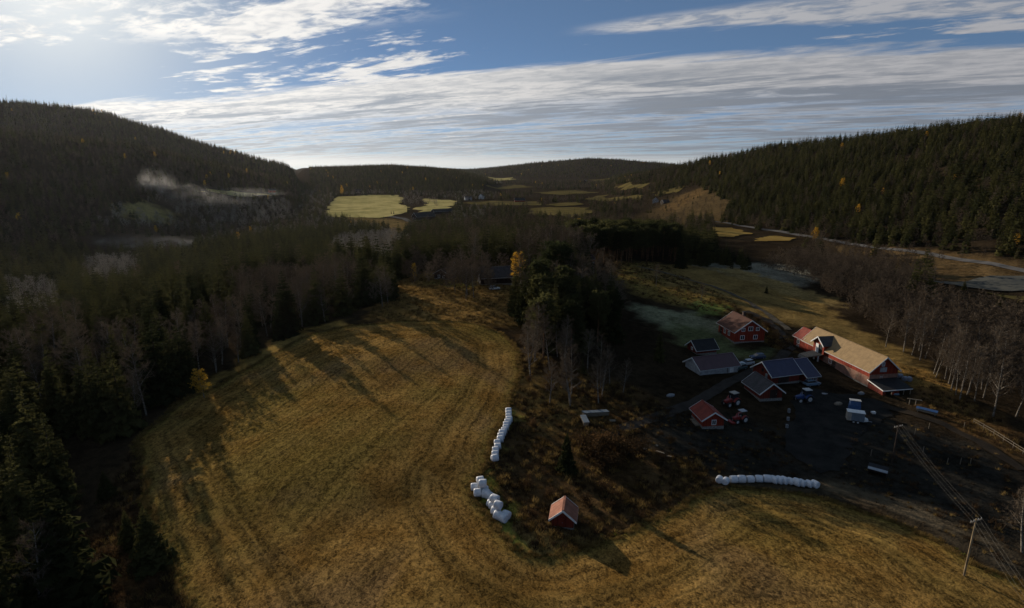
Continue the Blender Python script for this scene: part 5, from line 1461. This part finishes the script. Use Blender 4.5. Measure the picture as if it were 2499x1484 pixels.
# bushes
for i, (u, v, hgt, kind) in enumerate([(1450,1120,3.4,0),(1490,1105,4.0,0),(1530,1120,3.4,0),(1470,1150,3.0,0),(1425,1095,2.8,0),(1560,1100,3.2,0),(1510,1140,2.6,0),(1470,1108,3.6,0),(1510,1108,3.8,0),(1640,1080,1.4,0),(1690,1110,1.3,0),(1600,1130,1.3,0),
   (1760,1150,1.4,0),(1870,800,2.2,1),(1890,830,2.4,1),(1905,850,2.0,1),(1830,775,1.8,1),(1800,762,1.6,1),(1850,785,1.8,1),(1290,1190,1.5,0),(1340,1210,1.4,0),(1430,1230,1.6,0),(1470,1200,1.7,0),(1500,1240,1.6,0),(1290,930,1.5,0),(1340,950,1.6,0),(1400,960,1.7,0),
   (1460,980,1.6,0),(1520,970,1.4,0),(1300,1040,1.5,0),(330,1400,1.6,0),(280,1360,1.5,0),(230,1420,1.6,0),(380,1440,1.3,0)]):
    x, y, z = gp(u, v)
    plant('bush', x, y, hgt, 'yellowish brown bush beside the farmhouse wall and drive' if kind else 'leafless rusty bush in the scrub between field and farm' if u > 1200 else 'rusty bush in the corner clearing below the lone spruce', 'bush', 'bushes by the farmhouse' if kind else 'rusty bushes in the scrub' if u > 1200 else 'rusty bushes in the corner clearing', z=z, wide=1.25)

# ------------------------------------------------------------------ sky, sun, air, camera
SUN_AZ, SUN_EL = math.radians(-36.6), math.radians(13.6)
sundir = Vector((math.sin(SUN_AZ) * math.cos(SUN_EL), math.cos(SUN_AZ) * math.cos(SUN_EL), math.sin(SUN_EL)))
w = bpy.data.worlds.new('World'); scene.world = w; w.use_nodes = True
t = NT(w.node_tree); bg = w.node_tree.nodes['Background']
sky = t.n.new('ShaderNodeTexSky'); sky.sky_type = 'NISHITA'; sky.sun_disc = False
sky.sun_elevation = SUN_EL; sky.sun_rotation = SUN_AZ % (2 * PI)
sky.altitude = 200; sky.air_density = .5; sky.dust_density = .02; sky.ozone_density = 4.0
d = t.n.new('ShaderNodeTexCoord').outputs['Generated']
x, y, z = t.sep(d)[:3]
zc = t.math('MAXIMUM', z, .004)
px = t.math('DIVIDE', x, zc); py = t.math('DIVIDE', y, zc)
r = t.vmath('LENGTH', t.comb(px, py, 0.0))
sq = t.math('DIVIDE', 1.0, t.math('ADD', 1.0, t.math('MULTIPLY', r, .045)))
al = t.math('MULTIPLY', t.math('SUBTRACT', t.math('MULTIPLY', px, .87), t.math('MULTIPLY', py, .49)), sq)
ac = t.math('MULTIPLY', t.math('ADD', t.math('MULTIPLY', px, .49), t.math('MULTIPLY', py, .87)), sq)
glow = t.math('MAXIMUM', t.vmath('DOT_PRODUCT', d, tuple(sundir)), 0.0)
# streaks of the cloud bank and of the small clouds in front of it
s1 = t.noise(t.comb(t.math('MULTIPLY', al, .8), t.math('MULTIPLY', ac, 2.6), 0.0), 1.0, 8, .66, .6)
s2 = t.noise(t.comb(t.math('MULTIPLY', al, .22), t.math('MULTIPLY', ac, .9), 4.0), 1.0, 5, .55, .5)
rip = t.noise(t.comb(t.math('MULTIPLY', al, 3.0), t.math('MULTIPLY', ac, 5.0), 1.0), 1.6, 4, .6, .3)
fuzz = t.math('ADD', t.math('MULTIPLY', t.math('SUBTRACT', s1, .5), 2.6), t.math('MULTIPLY', t.math('SUBTRACT', s2, .5), 2.2))
e1 = t.math('SUBTRACT', 6.45, t.math('MULTIPLY', px, .52)); e2 = t.math('SUBTRACT', 6.05, t.math('MULTIPLY', px, .2))
edge = t.math('ADD', t.math('SUBTRACT', py, t.math('MAXIMUM', e1, e2)), fuzz)
bank = t.ramp(edge, -.15, .75)
# gaps low in the bank
hol = t.ramp(t.math('ADD', t.math('MULTIPLY', s1, .75), t.math('MULTIPLY', s2, .35)), .42, .62)
deep = t.ramp(edge, 2.0, 7.0)
bank = t.math('MULTIPLY', bank, t.math('SUBTRACT', 1.0, t.math('MULTIPLY', t.math('SUBTRACT', 1.0, hol), t.math('MULTIPLY', deep, .85))))
# small clouds before the bank and the ice-cloud veils higher up
sm1 = t.noise(t.comb(t.math('MULTIPLY', al, .55), t.math('MULTIPLY', ac, 1.5), 7.0), 1.0, 6, .6, .6)
small = t.ramp(t.math('ADD', t.math('ADD', t.math('MULTIPLY', sm1, .75), t.math('MULTIPLY', s2, .25)), t.math('ADD', t.math('MULTIPLY', rip, .2), t.math('ADD', t.ramp(px, -3.0, 1.2, .0, -.07), t.ramp(px, -5.5, -3.0, -.13, .0)))), .572, .66)
veil_l = t.math('MULTIPLY', t.ramp(t.math('ABSOLUTE', t.math('SUBTRACT', t.math('ADD', py, t.math('MULTIPLY', px, .36)), 3.62)), .15, .8, 1.0, 0.0), t.math('MULTIPLY', t.ramp(px, -3.6, -2.6), t.ramp(px, -1.3, -.2, 1.0, 0.0)))
veil_l = t.math('MULTIPLY', veil_l, t.ramp(t.math('ADD', t.math('MULTIPLY', rip, .5), t.math('MULTIPLY', s1, .6)), .48, .66))
vr = t.math('SUBTRACT', t.math('ADD', 4.92, t.math('MULTIPLY', px, -.17)), py)
veil_r = t.math('MULTIPLY', t.ramp(t.math('ADD', vr, t.math('MULTIPLY', t.math('SUBTRACT', s1, .5), .9)), -.12, .16), t.ramp(t.math('SUBTRACT', t.math('ADD', vr, t.math('MULTIPLY', t.math('SUBTRACT', s2, .5), .6)), t.math('MULTIPLY', px, .42)), -.25, .1, 1.0, 0.0))
veil_r = t.math('MULTIPLY', t.math('MULTIPLY', veil_r, t.ramp(px, .3, 1.0)), t.ramp(rip, .3, .6, .45, 1.0))
cov = t.math('MAXIMUM', t.math('MAXIMUM', bank, t.math('MULTIPLY', small, .95)), t.math('MAXIMUM', veil_l, t.math('MULTIPLY', veil_r, .9)))
# cloud light: bright rims and thin parts, grey-blue undersides in the thick of the bank, all of it stronger towards the sun
thick = t.math('MULTIPLY', t.ramp(edge, .7, 2.6), t.ramp(t.math('ADD', t.math('ADD', t.math('MULTIPLY', s2, .5), t.math('MULTIPLY', s1, .6)), t.ramp(px, 0.0, 4.0, 0.0, .015)), .50, .62))
g4 = t.math('POWER', glow, 3.6)
lit = t.mix(g4, (.40,.40,.42), (1.05,1.02,.97))
shade = t.mix(g4, (.165,.19,.23), (.40,.45,.52))
lit = t.mix(t.ramp(rip, .36, .60, .38, 0.0), lit, shade)
cl = t.mix(t.math('MULTIPLY', thick, .92), lit, shade)
lowf = t.ramp(z, .0, .07, 1.0, 0.0)
cl = t.mix(t.math('MULTIPLY', lowf, .3), cl, t.mix(g4, (.20,.25,.31), (.75,.74,.70)))
SKY_STRENGTH = .085
skyc = t.vmath('SCALE', sky.outputs[0]); skyc.node.inputs['Scale'].default_value = SKY_STRENGTH
blue = t.mix(t.math('MULTIPLY', t.math('POWER', glow, 42.0), .8), t.mix(.42, skyc, (.14,.215,.28)), (.74,.79,.80))
blue = t.mix(t.math('MULTIPLY', t.math('POWER', glow, 260.0), .5), blue, (1.1,1.1,1.06))
hor = t.ramp(t.math('ABSOLUTE', z), .0, .022, 1.0, 0.0)
fin = t.mix(t.math('MULTIPLY', cov, t.ramp(z, -.002, .01)), blue, cl)
fin = t.mix(t.math('MULTIPLY', hor, .8), fin, t.mix(g4, (.48,.49,.50), (1.1,1.05,.98)))
t.l.new(fin, bg.inputs['Color']); bg.inputs['Strength'].default_value = 1.0

sl = bpy.data.lights.new('sun', 'SUN'); sl.energy = 5.0; sl.angle = math.radians(.53); sl.color = (1.0, .87, .70)
so = link(bpy.data.objects.new('sun', sl)); so.rotation_euler = sundir.to_track_quat('Z', 'Y').to_euler(); so.location = (0, 0, 300)

if HAZE:
    hb = MB(); hb.box(-6500, 6500, -1500, 9600, -75, 420)
    m = bpy.data.materials.new('haze_air'); m.use_nodes = True
    q = NT(m.node_tree); q.n.remove(m.node_tree.nodes['Principled BSDF'])
    pv = q.n.new('ShaderNodeVolumePrincipled'); pv.inputs['Color'].default_value = (.86, .9, .96, 1); pv.inputs['Density'].default_value = HAZE; pv.inputs['Anisotropy'].default_value = .55
    q.l.new(pv.outputs[0], m.node_tree.nodes['Material Output'].inputs['Volume'])
    tag(hb.build('haze', m), kind='stuff')

def mist(u, v, size, dens, lab, seed, lift=.5):
    # a wisp of valley fog: a closed soft-edged cloud of uneven density
    x, y, z = gp(u, v)
    bm_ = MB(); n = 14
    bm_.loft([[(math.cos(2*PI*k/n)*r_*size[0]/2, math.sin(2*PI*k/n)*r_*size[1]/2, zz*size[2]) for k in range(n)] for r_, zz in ((.45, -.3), (.9, -.1), (1.0, .1), (.9, .4), (.6, .75), (.2, 1.0))])
    m = bpy.data.materials.new('valley_mist'); m.use_nodes = True
    q = NT(m.node_tree); q.n.remove(m.node_tree.nodes['Principled BSDF'])
    oc = objco(q); p = q.vmath('DIVIDE', oc, (size[0]/2, size[1]/2, size[2]))
    fall = q.ramp(q.vmath('LENGTH', p), .15, .95, 1.0, 0.0)
    nz = q.ramp(q.noise(q.vmath('ADD', q.scale(p, (2.2, 2.2, 1.6)), (seed, seed, 0)), 1.5, 4, .6, .6), .42, .68)
    pv = q.n.new('ShaderNodeVolumePrincipled'); pv.inputs['Color'].default_value = (.95, .95, .95, 1); pv.inputs['Anisotropy'].default_value = .5
    q.val(pv.inputs['Density'], q.math('MULTIPLY', q.math('MULTIPLY', fall, nz), dens))
    q.l.new(pv.outputs[0], m.node_tree.nodes['Material Output'].inputs['Volume'])
    o = bm_.build('mist', m, loc=(x, y, z + lift)); tag(o, kind='stuff')
mist(382, 474, (80, 60, 44), .020, '', 1)
mist(440, 472, (130, 60, 18), .010, '', 5)
mist(560, 474, (240, 80, 14), .008, '', 8)
mist(440, 492, (260, 110, 20), .003, '', 23)
mist(290, 603, (130, 50, 15), .016, '', 12, 2)
mist(425, 606, (110, 44, 15), .022, '', 17, 2)

cam = bpy.data.cameras.new('camera'); cam.sensor_width = 36; cam.lens = 36 * FPX / 2499.0; cam.clip_start = .5; cam.clip_end = 60000
co = link(bpy.data.objects.new('camera', cam)); co.location = (0, 0, H); co.rotation_euler = (PI/2 - PITCH, 0, 0)
scene.camera = co
scene.view_settings.view_transform = 'Standard'; scene.view_settings.look = 'None'; scene.view_settings.gamma = 1; scene.view_settings.exposure = 0
scene.cycles.max_bounces = 4; scene.cycles.diffuse_bounces = 2; scene.cycles.volume_bounces = 0; scene.cycles.transparent_max_bounces = 8
scene.cycles.use_adaptive_sampling = False; scene.cycles.use_denoising = True; scene.cycles.denoiser = 'OPENIMAGEDENOISE'; scene.cycles.denoising_input_passes = 'RGB_ALBEDO_NORMAL'
